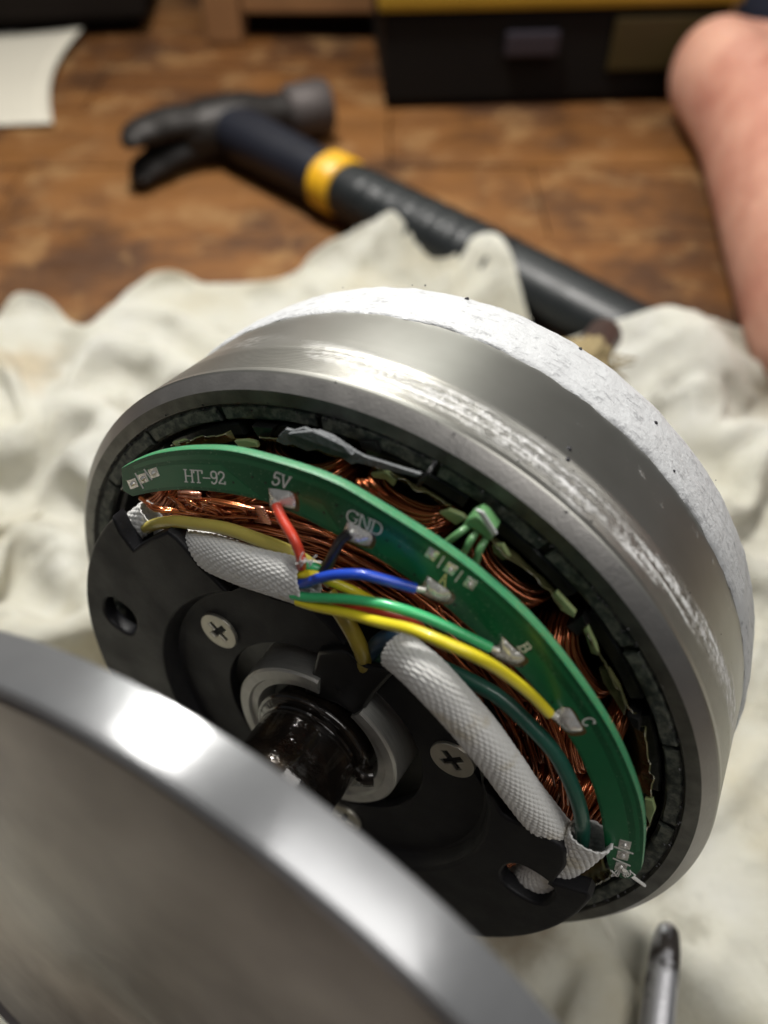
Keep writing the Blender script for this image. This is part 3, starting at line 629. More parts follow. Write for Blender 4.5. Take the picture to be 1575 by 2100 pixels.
# ---- thick phase wires
wire('phase_wire', [(300, 1082), (325, 1074), (360, 1070), (394, 1073), (464, 1084), (534, 1108), (590, 1130), (640, 1160), (680, 1195)], [0.0070, 0.0080, 0.0086, 0.0088, 0.0090, 0.0092, 0.0090, 0.0085, 0.008], 0.00098, 'dull_yellow_insulation', 60, label='dull yellow phase wire above the braided sleeve')
wire('phase_wire', [(672, 1215), (695, 1250), (716, 1283), (732, 1313), (745, 1345), (750, 1375)], [0.0085, 0.0090, 0.0096, 0.0098, 0.0092, 0.0075], 0.00122, 'olive_yellow_insulation', label='olive yellow phase wire entering the shaft slot')
wire('phase_wire', [(760, 1345), (775, 1318), (800, 1306), (830, 1312), (862, 1336)], [0.0075, 0.0085, 0.0088, 0.0086, 0.008], 0.0012, 'navy_insulation', label='dark blue phase wire in the slot')
wire('phase_wire', [(770, 1360), (790, 1338), (815, 1328), (850, 1340), (905, 1368), (970, 1399), (1026, 1432), (1085, 1486), (1135, 1540), (1165, 1593), (1187, 1650), (1195, 1696), (1192, 1730), (1180, 1760)], [0.0072, 0.0076, 0.0078, 0.0078, 0.0076, 0.0076, 0.0076, 0.0078, 0.0080, 0.0082, 0.0084, 0.0082, 0.0076, 0.007], 0.00112, 'dark_green_insulation', 90, label='dark green phase wire curving to the lower sleeve')

# ---- braided sleeves with real plaited relief
def sleeve(pts, zs, ra, rb, around=36, pitch=0.00082, n=300, m_=180, seed=0, endw=0.0, label=None, name='braided_sleeve', ramp=None, cutlean=0.0):
    P = smoothpath(path(pts, zs), n); T, N, B = frames(P, (0, 0, 1))
    s = np.r_[0, np.cumsum(np.linalg.norm(np.diff(P, axis=0), axis=1))]; a = np.linspace(0, 2*np.pi, m_, endpoint=False)
    Ag, Sg = np.meshgrid(a, s); k = around/2
    wob = 0.25*fbm(Ag*1.3, Sg*300, seed, 2)
    u_ = Sg/pitch/2+Ag/(2*np.pi)*k+wob*.4; v_ = Sg/pitch/2-Ag/(2*np.pi)*k+wob*.4
    fu = u_-np.floor(u_); fv = v_-np.floor(v_); over = (np.floor(u_)+np.floor(v_)) % 2 < 1
    prof = lambda f: np.sqrt(np.clip(1-(2*f-1)**2, 0, 1))
    hA = prof(fu)*(0.55+0.45*np.sin(np.pi*fv)); hB = prof(fv)*(0.55+0.45*np.sin(np.pi*fu))
    d = np.where(over, np.maximum(hA, 0.35*hB), np.maximum(hB, 0.35*hA))*0.00025
    ra_ = ra if ramp is None else ra*np.interp(np.linspace(0, 1, n), *ramp)
    ra_ = np.broadcast_to(ra_, (n,)); lump = 1+0.05*fbm(Ag*1.1, Sg*160, seed+3, 2)
    ca, sa = np.cos(Ag), np.sin(Ag)
    e = 2/2.4; cx_ = np.sign(ca)*np.abs(ca)**e; sy_ = np.sign(sa)*np.abs(sa)**e
    X = (ra_[:, None]*cx_*lump+d*ca); Y = (rb*sy_*lump+d*sa)
    Pc = P[:, None]+X[..., None]*B[:, None]+Y[..., None]*N[:, None]
    if cutlean:                                       # ends are cut a little skew and ragged
        w = np.clip(1-np.abs(s-s[0])/0.003, 0, 1)[:, None]+np.clip(1-np.abs(s-s[-1])/0.003, 0, 1)[:, None]
        Pc = Pc+(w*(cutlean*ca+0.00025*vnoise(Ag*9, Sg*0, seed)))[..., None]*T[:, None]
    V = Pc.reshape(-1, 3); F = [(i*m_+j, i*m_+(j+1) % m_, (i+1)*m_+(j+1) % m_, (i+1)*m_+j) for i in range(n-1) for j in range(m_)]
    # inner wall so that the open ends read as a hollow tube
    b0 = len(V); inn = []
    for i in list(range(0, 12))[::-1] + list(range(n-1, n-13, -1)): pass
    for end in (0, n-1):
        base = len(V)+len(inn); sgn = 1 if end == 0 else -1
        for q in range(5):
            i = end+sgn*q*3
            for j in range(m_):
                c = P[i]; inn.append(c+(Pc[i, j]-c)*(0.86 if q else 0.9))
        for j in range(m_):
            f = (end*m_+j, end*m_+(j+1) % m_, base+(j+1) % m_, base+j); F.append(f[::-1] if end == 0 else f)
            for q in range(4):
                f = (base+q*m_+j, base+q*m_+(j+1) % m_, base+(q+1)*m_+(j+1) % m_, base+(q+1)*m_+j); F.append(f[::-1] if end == 0 else f)
    V = np.vstack([V, np.array(inn)])
    return mk(name, V, F, 'white_braid', motor, label=label)
sleeve([(345, 1092), (375, 1106), (420, 1128), (480, 1152), (550, 1174), (634, 1199)], [0.0040, 0.0058, 0.0084, 0.0102, 0.0110, 0.0114], 0.0034, 0.0021, 50, seed=1, cutlean=0.0005, ramp=([0, .25, .6, 1], [.72, .92, 1.0, 1.0]), label='flat white braided sleeve round the signal wires')
sleeve([(812, 1331), (845, 1358), (880, 1390), (935, 1450), (985, 1508), (1030, 1568), (1075, 1630), (1115, 1680), (1150, 1722)], [0.0122, 0.0134, 0.0140, 0.0134, 0.0126, 0.0112, 0.0098, 0.0084, 0.0068], 0.00295, 0.0023, 44, n=420, seed=2, cutlean=-0.0006, label='long white braided sleeve ending under the cover tab')
sleeve([(1212, 1712), (1180, 1742), (1140, 1770), (1095, 1800), (1050, 1822)], [0.0082, 0.0078, 0.0072, 0.0066, 0.006], 0.0030, 0.0022, 36, n=220, seed=3, cutlean=0.0008, label='lower white braided sleeve, cut open at its end')
sleeve([(268, 1085), (290, 1068), (310, 1052)], [0.0062, 0.0062, 0.0058], 0.0022, 0.0014, 26, n=80, m_=100, seed=4, label='end of white sleeve behind the cover notch')
P = []
q = random.Random(21)
for k in range(11):
    x, y = q.uniform(612, 640), q.uniform(1146, 1166); dx = q.uniform(-14, 26); dy = q.uniform(-22, 6)
    P.append(smoothpath(path([(x, y), (x+dx*.5, y+dy*.6), (x+dx, y+dy)], [0.0122, 0.0130, 0.0132+q.uniform(-.0005, .0008)]), 8))
for k in range(6):
    x, y = q.uniform(640, 655), q.uniform(1205, 1250); P.append(smoothpath(path([(x-14, y), (x-4, y+3), (x+q.uniform(-2, 8), y+q.uniform(-6, 12))], 0.0128), 8))
for k in range(8):
    x, y = q.uniform(1262, 1290), 1785; P.append(smoothpath(path([(x, y), (x+q.uniform(-14, 14), y+q.uniform(4, 14)), (x+q.uniform(-24, 14), y+q.uniform(-2, 22))], [0.0085, 0.0088, 0.0085]), 10))
tubes('frayed_thread', P, 0.00009, 'white_braid', motor, 5, kind='stuff')
tube('loose_fibre', path([(1280, 1785), (1300, 1800), (1322, 1816)], [0.0088, 0.006, 0.0006]), 0.00028, 'white_braid', motor, 14, 6)

# ---- black end cover
zc = 0.0107; z0c = 0.0078
aL = ang(L(222, 1059, zc)); aR = ang(L(1220, 1844, zc))+2*math.pi
out = arc(0.0497, aL, aR-0.012, 120)
notchR = LP([(1204, 1832), (1134, 1812), (1157, 1784), (1160, 1776), (1160, 1750), (1152, 1738), (1094, 1702), (1046, 1682), (1030, 1672), (1016, 1646)], zc)
rd = 0.0316
dish = arc(rd, R(-4), R(96-360), 110)
notchL = LP([(436, 1185), (408, 1160), (385, 1130), (362, 1105), (341, 1090), (305, 1108), (272, 1128), (248, 1095), (236, 1070), (228, 1060)], zc)
h1 = L(246, 1264, zc); h2 = L(1080, 1814, zc)
def sq(cx, cy, r, n=40, p=3.2, rot=0, ar=1.0):
    o = []
    for k in range(n):
        a = 2*math.pi*k/n; c, s_ = math.cos(a), math.sin(a); w = (abs(c)**p+abs(s_)**p)**(-1/p)*r; x, y = c*w*ar, s_*w
        o.append((cx+x*math.cos(rot)-y*math.sin(rot), cy+x*math.sin(rot)+y*math.cos(rot)))
    return o
cover = plate('end_cover', [out+notchR+dish+notchL, sq(h1[0], h1[1], 0.0041, p=2.6, rot=R(140), ar=0.9), sq(h2[0], h2[1], 0.0044, p=2.6, rot=R(-33), ar=0.95)], z0c, zc, 'black_plastic', motor, 0.00055, 3, label='black plastic end cover with two holes')
lathe('dish_wall', [(rd+0.0002, zc-0.0003), (rd-0.0004, zc-0.0009), (rd-0.0010, 0.0080), (rd-0.0020, 0.0077)], 'black_plastic', cover, 110, R(96-360), R(-4))
fl = arc(rd-0.0006, R(-3), R(96-360), 110)+LP([(470, 1196), (560, 1228), (640, 1252), (690, 1302), (724, 1346), (754, 1362), (815, 1368), (866, 1420), (930, 1510), (1005, 1640)], 0.0078)
plate('dish_floor', [fl, circ(0, 0, 0.0192, 90)], 0.0058, 0.0078, 'black_plastic', cover, 0.0002)
# screws
def screw(px, py, rot):
    p = L(px, py, 0.0080); b = 0.00055; l_ = 0.0021; cr_ = [(b, b), (l_, b), (l_, -b), (b, -b), (b, -l_), (-b, -l_), (-b, -b), (-l_, -b), (-l_, b), (-b, b), (-b, l_), (b, l_)][::-1]
    root = plate('screw', [circ(0, 0, 0.0037, 40), cr_], -0.0008, 0.00045, 'nickel_screw', motor, 0.00018)
    root.location = (p[0], p[1], 0.0079); root.rotation_euler.z = R(rot)
    lathe('recess', [(0.0024, -0.0002), (0.0018, -0.0010), (0.0006, -0.0015), (0.0, -0.0016)], 'screw_recess', root, 24)
    return root
screw(450, 1293, 28); screw(928, 1557, 20); screw(706, 1676, 50)
# bearing boss: turned ring, broken by the cable slot
b0 = ang(L(652, 1395, 0.0100)); b1 = ang(L(738, 1462, 0.0100))
lathe('bearing_boss', [(0.0160, 0.0020), (0.0158, 0.0060), (0.0156, 0.0097), (0.0152, 0.0101), (0.0136, 0.0101), (0.0133, 0.0096), (0.0120, 0.0096), (0.0116, 0.0090), (0.0108, 0.0060)], 'boss_metal', motor, 120, b0, b1+2*math.pi, caps=True, label='turned grey bearing boss, broken by the cable slot')
ch = plate('cable_slot', [LP([(650, 1338), (640, 1375), (622, 1420), (690, 1445), (735, 1474), (768, 1425), (800, 1390), (822, 1370), (760, 1364), (726, 1347), (700, 1335)], 0.0092)], 0.006, 0.0092, 'slot_black', motor, 0.0006, label='black cable slot beside the shaft')
tube('slot_lip', path([(712, 1338), (728, 1350), (752, 1365), (790, 1372), (815, 1368)], 0.0098), 0.0004, 'black_plastic', ch, 20, 8)
0 and tube('slot_lip', path([(690, 1360), (672, 1400), (660, 1440)], [0.0105, 0.0108, 0.0104]), 0.0011, 'slot_black', ch, 20, 8)
0 and tube('slot_lip', path([(745, 1395), (730, 1430), (715, 1462)], [0.0104, 0.0108, 0.0108]), 0.0013, 'slot_black', ch, 20, 8)
# shaft
def sj(V, A):
    for j in range(V.shape[1]):
        q_ = 1+fbm(A*2.2, np.full_like(A, j*0.25), 4, 3)*0.016; V[:, j, 0] *= q_; V[:, j, 1] *= q_
    return V
lathe('shaft', [(0.0098, 0.0060), (0.0098, 0.0098), (0.0102, 0.0101), (0.0103, 0.0109), (0.0101, 0.0115), (0.0091, 0.0117), (0.0089, 0.0120), (0.0093, 0.0124), (0.0094, 0.0130), (0.0093, 0.0136), (0.0092, 0.0152), (0.0091, 0.018), (0.0091, 0.021), (0.0090, 0.0225), (0.0087, 0.0230), (0.0087, 0.0240), (0.0091, 0.0246), (0.0091, 0.030), (0.0091, 0.036), (0.0086, 0.0372), (0.0, 0.0374)], 'oily_steel', motor, 120, jit=sj, label='oily black shaft')
rg = tube('retaining_ring', [(0.0103*math.cos(a), 0.0103*math.sin(a), 0.0108) for a in np.linspace(R(-40), R(285), 40)], 0.0007, 'oily_steel', motor, 90, 10)
lg = L(757, 1580, 0.0112)
tube('ring_lug', [(lg[0]*0.9, lg[1]*0.9, 0.0118), (lg[0], lg[1], 0.0124), (lg[0]*1.10, lg[1]*1.10, 0.0118)], [0.0016]*12, 'oily_steel', rg, 12, 12)
# rear axle with dried grease
ax = lathe('rear_axle', [(0.0075, -0.042), (0.0075, -0.06), (0.0058, -0.062), (0.0058, -0.173), (0.0050, -0.175), (0.0, -0.1752)], 'axle_rust', motor, 40)
def gj(V, A):
    for j in range(V.shape[1]):
        q_ = 1+fbm(A*3, np.full_like(A, j*1.7), 14, 3)*0.55; V[:, j, 0] *= q_; V[:, j, 1] *= q_
    return V
gz = [(0.0058, -0.120), (0.0080, -0.127), (0.0090, -0.134), (0.0080, -0.141), (0.0086, -0.147), (0.0072, -0.153), (0.0059, -0.157)]
gr = lathe('dried_grease', gz, 'dried_grease', ax, 48, jit=gj, sharp=70)
P = []; q = random.Random(77)
for k in range(34):
    a = q.uniform(-2.4, 0.2); z_ = q.uniform(-0.160, -0.125); r = 0.008; d = np.array((math.cos(a), math.sin(a), q.uniform(-.6, .6)))
    p0 = np.array((r*math.cos(a), r*math.sin(a), z_)); l_ = q.uniform(0.002, 0.006); p1 = p0+d*l_*.5+np.array([q.uniform(-.002, .002) for _ in range(3)]); p2 = p1+d*l_*.4+np.array([q.uniform(-.003, .003) for _ in range(3)])
    P.append(smoothpath([p0, p1, p2], 8))
tubes('fibre_tuft', P, 0.00035, 'dried_grease', gr, 5, kind='stuff')
# dark crumbs on the metal
bm = bmesh.new(); bmesh.ops.create_icosphere(bm, subdivisions=1, radius=1.0); ICO_V = [tuple(q_.co) for q_ in bm.verts]; ICO_F = [tuple(q_.index for q_ in f_.verts) for f_ in bm.faces]; bm.free()
V = []; F = []; q = random.Random(31)
for k in range(80):
    if k < 6: (x, y, zz, rr_) = ((1388, 963, -.026, .0629), (1358, 858, -.032, .0627), (958, 606, -.036, .0622), (1096, 1012, -.010, .0621), (1130, 960, -.012, .0621), (1200, 700, -.036, .0622))[k]; p = L(x, y, zz); a = ang(p); s = q.uniform(.0003, .0005)
    else: a = q.uniform(-0.6, 2.2); zz = q.uniform(-.038, -.001); rr_ = 0.0621 if zz > -.0237 else .06255; s = q.uniform(.00008, .00022)
    c = np.array((rr_*math.cos(a), rr_*math.sin(a), zz)); b_ = len(V)
    V += [c+s*np.array(t_)*q.uniform(.75, 1.1) for t_ in ICO_V]; F += [tuple(b_+t_ for t_ in f_) for f_ in ICO_F]
mk('dirt_crumbs', V, F, 'black_dirt', motor, smooth=True, kind='stuff')

# ================================================================== foreground housing
hx = (0.0555, -0.0022, -0.0164, 0.0105, 0.0691, 0.0066, 0.070)
hn = mn+hx[3]*mu+hx[4]*mv; hn /= np.linalg.norm(hn); hc = mC+mn*hx[0]+hx[1]*mu+hx[2]*mv
ha = np.cross((0, 1, 0), hn); ha /= np.linalg.norm(ha); hb = np.cross(hn, ha)
HM = MC @ Matrix([[ha[i], hb[i], hn[i], hc[i]] for i in range(3)]+[[0, 0, 0, 1]])
hous = empty('motor_cover', HM, 'large round aluminium motor cover in the foreground, standing on edge, bare grey face', 'cover')
Rh = hx[6]
lathe('outer_rim', [(Rh-0.004, -hx[5]-0.0006), (Rh-0.0006, -hx[5]-0.0002), (Rh, -hx[5]+0.0003), (Rh, -0.0012), (Rh-0.0004, -0.0004), (Rh-0.0012, 0.0)], 'housing_aluminium', hous, 256)
lathe('end_face', [(Rh-0.0012, 0.0), (Rh-0.0016, -0.0022), (Rh-0.0036, -0.0024), (Rh-0.0042, -0.0010), (Rh-0.012, -0.0010), (0.020, -0.0012), (0.0185, -0.002), (0.0, -0.002)], 'housing_face', hous, 200)
lathe('inner_face', [(Rh-0.004, -hx[5]-0.0006), (Rh-0.006, -hx[5]+0.001), (0.03, -hx[5]+0.001), (0.0, -hx[5]+0.001)], 'housing_face', hous, 128)

# ================================================================== cloth
def ridge(X, Y, pts, h, w):
    """raised fold along a polyline of (x, y)"""
    P_ = smoothpath([(p[0], p[1], 0) for p in pts], 8*len(pts))[:, :2]; D = np.full(X.shape, 9.0); Tt = np.zeros(X.shape)
    for i in range(len(P_)-1):
        a, b = P_[i], P_[i+1]; ab = b-a; l2 = ab@ab
        t = np.clip(((X-a[0])*ab[0]+(Y-a[1])*ab[1])/l2, 0, 1); d = np.hypot(X-a[0]-t*ab[0], Y-a[1]-t*ab[1])
        m_ = d < D; D = np.where(m_, d, D); Tt = np.where(m_, (i+t)/(len(P_)-1), Tt)
    env = np.sin(np.pi*np.clip(Tt*0.9+0.05, 0, 1))**0.6
    return 1.25*h*env/(1+(D/w)**2)**1.5
def GP(pts, h=0.012): return [tuple(G(x, y, h))[:2] for x, y in pts]
nx, ny = 168, 140
xs = np.linspace(-0.30, 0.33, nx)
edge = [(-60, 640), (0, 575), (40, 572), (90, 585), (125, 612), (175, 618), (205, 590), (235, 550), (330, 532), (480, 528), (570, 520), (640, 492), (720, 472), (790, 468), (840, 490), (880, 540), (920, 555), (960, 540), (1025, 535), (1050, 570), (1066, 650), (1090, 690), (1140, 700), (1220, 705), (1290, 708), (1340, 700), (1400, 685), (1470, 672), (1540, 670), (1640, 675)]
ep = [G(x, y, 0.016) for x, y in edge]; ytop = np.interp(xs, [p.x for p in ep], [p.y for p in ep])
for _ in range(2): ytop[1:-1] = 0.25*ytop[:-2]+0.5*ytop[1:-1]+0.25*ytop[2:]
X, Tg = np.meshgrid(xs, np.linspace(0, 1, ny)); Y = -0.16+Tg*(ytop[None]+0.16)
wx = X+0.016*fbm(X*14, Y*14, 31, 3); wy = Y+0.016*fbm(X*14+7, Y*14, 47, 3)
Hh = 0.007+0.010*fbm(wx*16, wy*16, 2, 3)
def creases(f, sx, seed, amp, sharp):
    r_ = np.abs(vnoise(wx*f+seed, wy*f*sx+seed*0.7, seed))*2; return amp*(1-np.clip(r_*sharp, 0, 1))**1.6
Hh = Hh+creases(19, 1.2, 11, 0.014, 1.6)+creases(34, 1.25, 29, 0.0105, 1.5)+creases(62, 1.1, 53, 0.0035, 1.5)
Hh = Hh-0.4*creases(27, 1.1, 71, 0.012, 1.7)
for pts, h, w in (([(215, 590), (330, 560), (480, 552), (620, 540), (720, 500), (830, 470)], 0.022, 0.013),
                  ([(850, 520), (930, 495), (1000, 478), (1040, 500)], 0.020, 0.012), ([(700, 560), (800, 540), (900, 545)], 0.018, 0.012),
                  ([(200, 620), (160, 690), (70, 760), (-60, 800)], 0.020, 0.011), ([(250, 670), (360, 690), (450, 740), (480, 790)], 0.017, 0.010),
                  ([(440, 600), (520, 640), (600, 650)], 0.018, 0.010), ([(30, 910), (150, 830), (280, 775), (400, 750)], 0.017, 0.009),
                  ([(-40, 1040), (80, 970), (190, 900), (260, 850)], 0.016, 0.009), ([(-30, 1180), (60, 1090), (150, 1040)], 0.015, 0.009),
                  ([(-60, 1330), (40, 1230), (130, 1180)], 0.014, 0.008), ([(20, 600), (70, 590), (120, 620), (140, 690)], 0.020, 0.012),
                  ([(1120, 650), (1200, 655), (1300, 670)], 0.024, 0.012), ([(1360, 760), (1420, 700), (1510, 700), (1580, 760)], 0.040, 0.014),
                  ([(1370, 800), (1440, 870), (1540, 900), (1620, 880)], 0.028, 0.010), ([(1440, 1010), (1520, 1060), (1640, 1040)], 0.022, 0.012),
                  ([(1560, 1500), (1530, 1700), (1490, 1900), (1460, 2100)], 0.010, 0.0045), ([(1500, 1500), (1480, 1700), (1440, 1950)], 0.007, 0.004),
                  ([(1640, 1200), (1620, 1500), (1600, 1800)], 0.012, 0.008), ([(1040, 1990), (1130, 2010), (1220, 1990), (1290, 2040)], 0.012, 0.006),
                  ([(1180, 1960), (1300, 1930), (1340, 1900)], 0.010, 0.005)):
    Hh = Hh+ridge(X, Y, GP(pts, 0.02), h, w)
for pts, h, w in (([(245, 610), (330, 655), (440, 715), (560, 730)], 0.012, 0.006), ([(480, 655), (590, 690)], 0.010, 0.005), ([(1385, 790), (1410, 830), (1450, 840)], 0.022, 0.006),
                  ([(130, 700), (230, 640)], 0.012, 0.006), ([(10, 1130), (120, 1090)], 0.008, 0.005), ([(1395, 950), (1470, 960), (1560, 990)], 0.012, 0.006), ([(972, 585), (984, 550), (992, 515)], 0.045, 0.0045)):
    Hh = Hh-ridge(X, Y, GP(pts, 0.02), h, w)
# smooth flat spread in the lower right
fl_ = np.clip((X-0.045)/0.03, 0, 1)*np.clip((0.17-Y)/0.05, 0, 1)
Hh = Hh*(1-0.45*fl_)+0.006*fl_
Hh = np.where(Hh > 0.030, 0.030+(Hh-0.030)*0.5, Hh)
Hh = np.clip(Hh, 0.0022, None)
# a sheet larger than the ground it covers: gravity, stretch, shear and bending relax it into folds
def relax():
    P = np.stack([X, Y, np.maximum(Hh*0.9, 0.004)+0.0015*fbm(X*70, Y*70, 3, 3)], -1); P0 = P.copy(); V_ = np.zeros_like(P)
    kf = 1.25+0.13*vnoise(X*9, Y*9, 77)+0.10*np.clip((0.02-X)/0.1, 0, 1)+0.12*np.clip((X-0.10)/0.05, 0, 1)*np.clip((Y-0.10)/0.06, 0, 1)
    hem = np.clip((Tg-0.80)/0.14, 0, 1); kf = kf*(1-hem)+1.07*hem
    flat = np.clip((X-0.03)/0.03, 0, 1)*np.clip((0.15-Y)/0.05, 0, 1); kf = kf*(1-flat)+1.05*flat
    cons = []
    for (di, dj, st_) in ((0, 1, 1.0), (1, 0, 1.0), (1, 1, 0.35), (1, -1, 0.35), (0, 2, 0.25), (2, 0, 0.25), (0, 4, 0.07), (4, 0, 0.07)):
        for par in range(2):
            I, J = np.meshgrid(np.arange(ny-di), np.arange(max(0, -dj), nx-max(0, dj)), indexing='ij')
            m_ = ((I//max(di, 1)+0) % 2 == par) if di and not dj else ((J//max(abs(dj), 1)) % 2 == par) if not di else (I % 2 == par)
            I = I[m_]; J = J[m_]; a = I*nx+J; b = (I+di)*nx+J+dj
            f2 = lambda A: A.reshape(-1, A.shape[-1]) if A.ndim == 3 else A.ravel()
            d0 = np.linalg.norm(f2(P0[..., :2])[a]-f2(P0[..., :2])[b], axis=1)*0.5*(f2(kf)[a]+f2(kf)[b])*(0.985 if abs(di)+abs(dj) > 2 else 1.0)
            cons.append((a, b, d0, st_, abs(di)+abs(dj) >= 2 and 0 in (di, dj)))
    P = P.reshape(-1, 3); V_ = V_.reshape(-1, 3); A0 = P0.reshape(-1, 3)
    cyl = [(np.array(m_.inverted()), r_, lo, hi) for m_, r_, lo, hi in ((MM, 0.0642, -0.046, 0.002), (MM, 0.051, 0.0, 0.014), (HM, 0.0712, -0.0105, 0.004))]
    hA = (-0.0867, 0.4428); hd_ = (math.cos(R(-45.5)), math.sin(R(-45.5)))           # drapes over the hammer's handle
    zcap = np.where(X > 0.04, 0.040, 0.024+0.006*vnoise(X*20, Y*20, 91)).ravel()
    for step in range(150):
        V_ = V_*0.93; V_[:, 2] -= 0.00006; Q = P+V_
        for it in range(3):
            for a, b, d0, st_, bend in cons:
                D = Q[b]-Q[a]; l_ = np.sqrt((D*D).sum(1))+1e-9; e_ = (l_-d0)/l_
                if bend: e_ = np.minimum(e_, 0)                     # bending only resists folding up
                D = D*(0.5*st_*e_)[:, None]; np.add.at(Q, a, D) if False else None
                Q[a] += D; Q[b] -= D
        Q[:, :2] += 0.02*(A0[:, :2]-Q[:, :2]); edge_ = np.r_[0:nx, (ny-1)*nx:ny*nx]; Q[edge_, :2] += 0.25*(A0[edge_, :2]-Q[edge_, :2])
        low = Q[:, 2] < 0.0026; Q[low, 2] = 0.0026; Q[low, :2] = 0.5*Q[low, :2]+0.5*P[low, :2]
        hi_ = Q[:, 2] > zcap; Q[hi_, 2] = zcap[hi_]+(Q[hi_, 2]-zcap[hi_])*0.6
        for mi, r_, lo, hi in cyl:
            H4 = np.c_[Q, np.ones(len(Q))] @ mi.T; rr_ = np.hypot(H4[:, 0], H4[:, 1]); ins = (H4[:, 2] > lo) & (H4[:, 2] < hi) & (rr_ < r_)
            Q[ins, 2] -= (r_-rr_[ins])*0.8
        t_ = np.clip(((Q[:, 0]-hA[0])*hd_[0]+(Q[:, 1]-hA[1])*hd_[1]), 0.0, 0.292); d_ = np.hypot(Q[:, 0]-hA[0]-t_*hd_[0], Q[:, 1]-hA[1]-t_*hd_[1]); on = d_ < 0.0155
        Q[on, 2] = np.maximum(Q[on, 2], 0.0165+np.sqrt(0.0155**2-d_[on]**2))
        Q[:, 2] = np.maximum(Q[:, 2], 0.0014)
        V_ = Q-P; sp_ = np.linalg.norm(V_, axis=1); V_ *= np.minimum(1, 0.004/np.maximum(sp_, 1e-9))[:, None]; P = Q
    return P
V = relax()
wq = V[:, 0]+0.006*fbm(V[:, 0]*40, V[:, 1]*40, 61, 2)
cq = lambda f, sd, a_: a_*(1-np.clip(np.abs(vnoise(wq*f, V[:, 1]*f*1.2+sd, sd))*3.2, 0, 1))**1.5
V[:, 2] += (cq(52, 53, 0.0032)+cq(95, 59, 0.0016))*np.clip((V[:, 2]-0.002)/0.006, 0, 1)*np.clip(1-np.clip((V[:, 0]-0.03)/0.03, 0, 1)*np.clip((0.15-V[:, 1])/0.05, 0, 1), 0.15, 1)
vid = np.arange(nx*ny).reshape(ny, nx)
Fc = np.stack([vid[:-1, :-1], vid[:-1, 1:], vid[1:, 1:], vid[1:, :-1]], -1).reshape(-1, 4)
cloth = mk('cloth', V, Fc, 'cotton_cloth', label='crumpled off-white cotton cloth under the opened motor', cat='cloth')
so = cloth.modifiers.new('thickness', 'SOLIDIFY'); so.thickness = 0.0009; so.offset = -1
sb = cloth.modifiers.new('smooth', 'SUBSURF'); sb.levels = 1; sb.render_levels = 2

# ================================================================== hammer
hp = Vector((-0.0900, 0.4445, 0)); hdir = R(-45.5)
HA = Matrix.Translation((hp.x, hp.y, 0.0165)) @ Matrix.Rotation(hdir, 4, 'Z')
ham = empty('claw_hammer', HA, 'black claw hammer with a yellow band on its handle, lying on the wooden floor', 'hammer')
def loft(name, rings, mat, parent, **kw):
    """rings: list of (list of 3-D points) with equal counts, capped"""
    n = len(rings[0]); V = [p for r in rings for p in r]; F = []
    for i in range(len(rings)-1):
        for j in range(n): F.append((i*n+j, i*n+(j+1) % n, (i+1)*n+(j+1) % n, (i+1)*n+j))
    F.append(tuple(range(n-1, -1, -1))); F.append(tuple((len(rings)-1)*n+j for j in range(n)))
    return mk(name, V, F, mat, parent, **kw)
def hring(y, x0, rx, rz, n=20, p=2.4, zc_=0.0):
    o = []
    for k in range(n):
        a = 2*math.pi*k/n; c, s_ = math.cos(a), math.sin(a); w = (abs(c)**p+abs(s_)**p)**(-1/p); o.append((x0+c*w*rx, y, zc_+s_*w*rz))
    return o
hd = math.radians(-14)
head = loft('head', [hring(-0.020, 0.002, 0.011, 0.010), hring(-0.010, 0.0, 0.0145, 0.0135), hring(0.004, 0, 0.0150, 0.0140), hring(0.014, 0, 0.0135, 0.0130), hring(0.020, 0, 0.0105, 0.0105), hring(0.030, 0, 0.0100, 0.0100)], 'hammer_steel', ham, sharp=50)
loft('striking_face', [hring(0.030, 0, 0.0100, 0.0100, p=2), hring(0.033, 0, 0.0130, 0.0130, p=2), hring(0.050, 0, 0.0136, 0.0136, p=2), hring(0.052, 0, 0.0126, 0.0126, p=2)], 'hammer_face_steel', head, sharp=50)
head.rotation_euler.z = R(-20); head.scale = (1.12, 1.2, 1.1)
for s_ in (-1, 1):
    pts = [(0.001, -0.012, 0.005*s_), (0.002, -0.022, 0.0065*s_), (0.006, -0.032, 0.0075*s_), (0.013, -0.041, 0.0085*s_), (0.022, -0.047, 0.0092*s_)]
    tube('claw', pts, list(np.interp(np.linspace(0, 1, 24), [0, .3, .7, 1], [0.0120, 0.0118, 0.0098, 0.0034])), 'hammer_steel', head, 24, 14, up=(0, 0, 1), flat=0.62)
def xring(x, ry, rz, n=24, p=2.3, z_=0.0): return [(x, q_[0], z_+q_[2]) for q_ in [(math.cos(a)*ry*(abs(math.cos(a))**p+abs(math.sin(a))**p)**(-1/p), 0, math.sin(a)*rz*(abs(math.cos(a))**p+abs(math.sin(a))**p)**(-1/p)) for a in np.linspace(0, 2*math.pi, n, endpoint=False)]]
loft('handle_sleeve', [xring(0.004, 0.0135, 0.0125), xring(0.02, 0.0150, 0.0130), xring(0.045, 0.0140, 0.0125), xring(0.086, 0.0130, 0.0118)], 'hammer_sleeve', ham, sharp=50)
loft('yellow_band', [xring(0.086, 0.0132, 0.012), xring(0.0875, 0.0150, 0.0138), xring(0.100, 0.0150, 0.0138), xring(0.1015, 0.0138, 0.0125)], 'hammer_yellow', ham, sharp=50)
gr_ = [xring(0.1015, 0.0130, 0.0122)]
for x in np.linspace(0.103, 0.288, 74):
    t = (x-0.103)/0.185; k = 0.0136+0.0012*math.sin(t*math.pi*0.9); rib = 0.0007*math.sin((x-.117)/0.0042*2*math.pi) if 0.02 < t < 0.55 else 0
    gr_.append(xring(x, k+rib, k*0.93+rib))
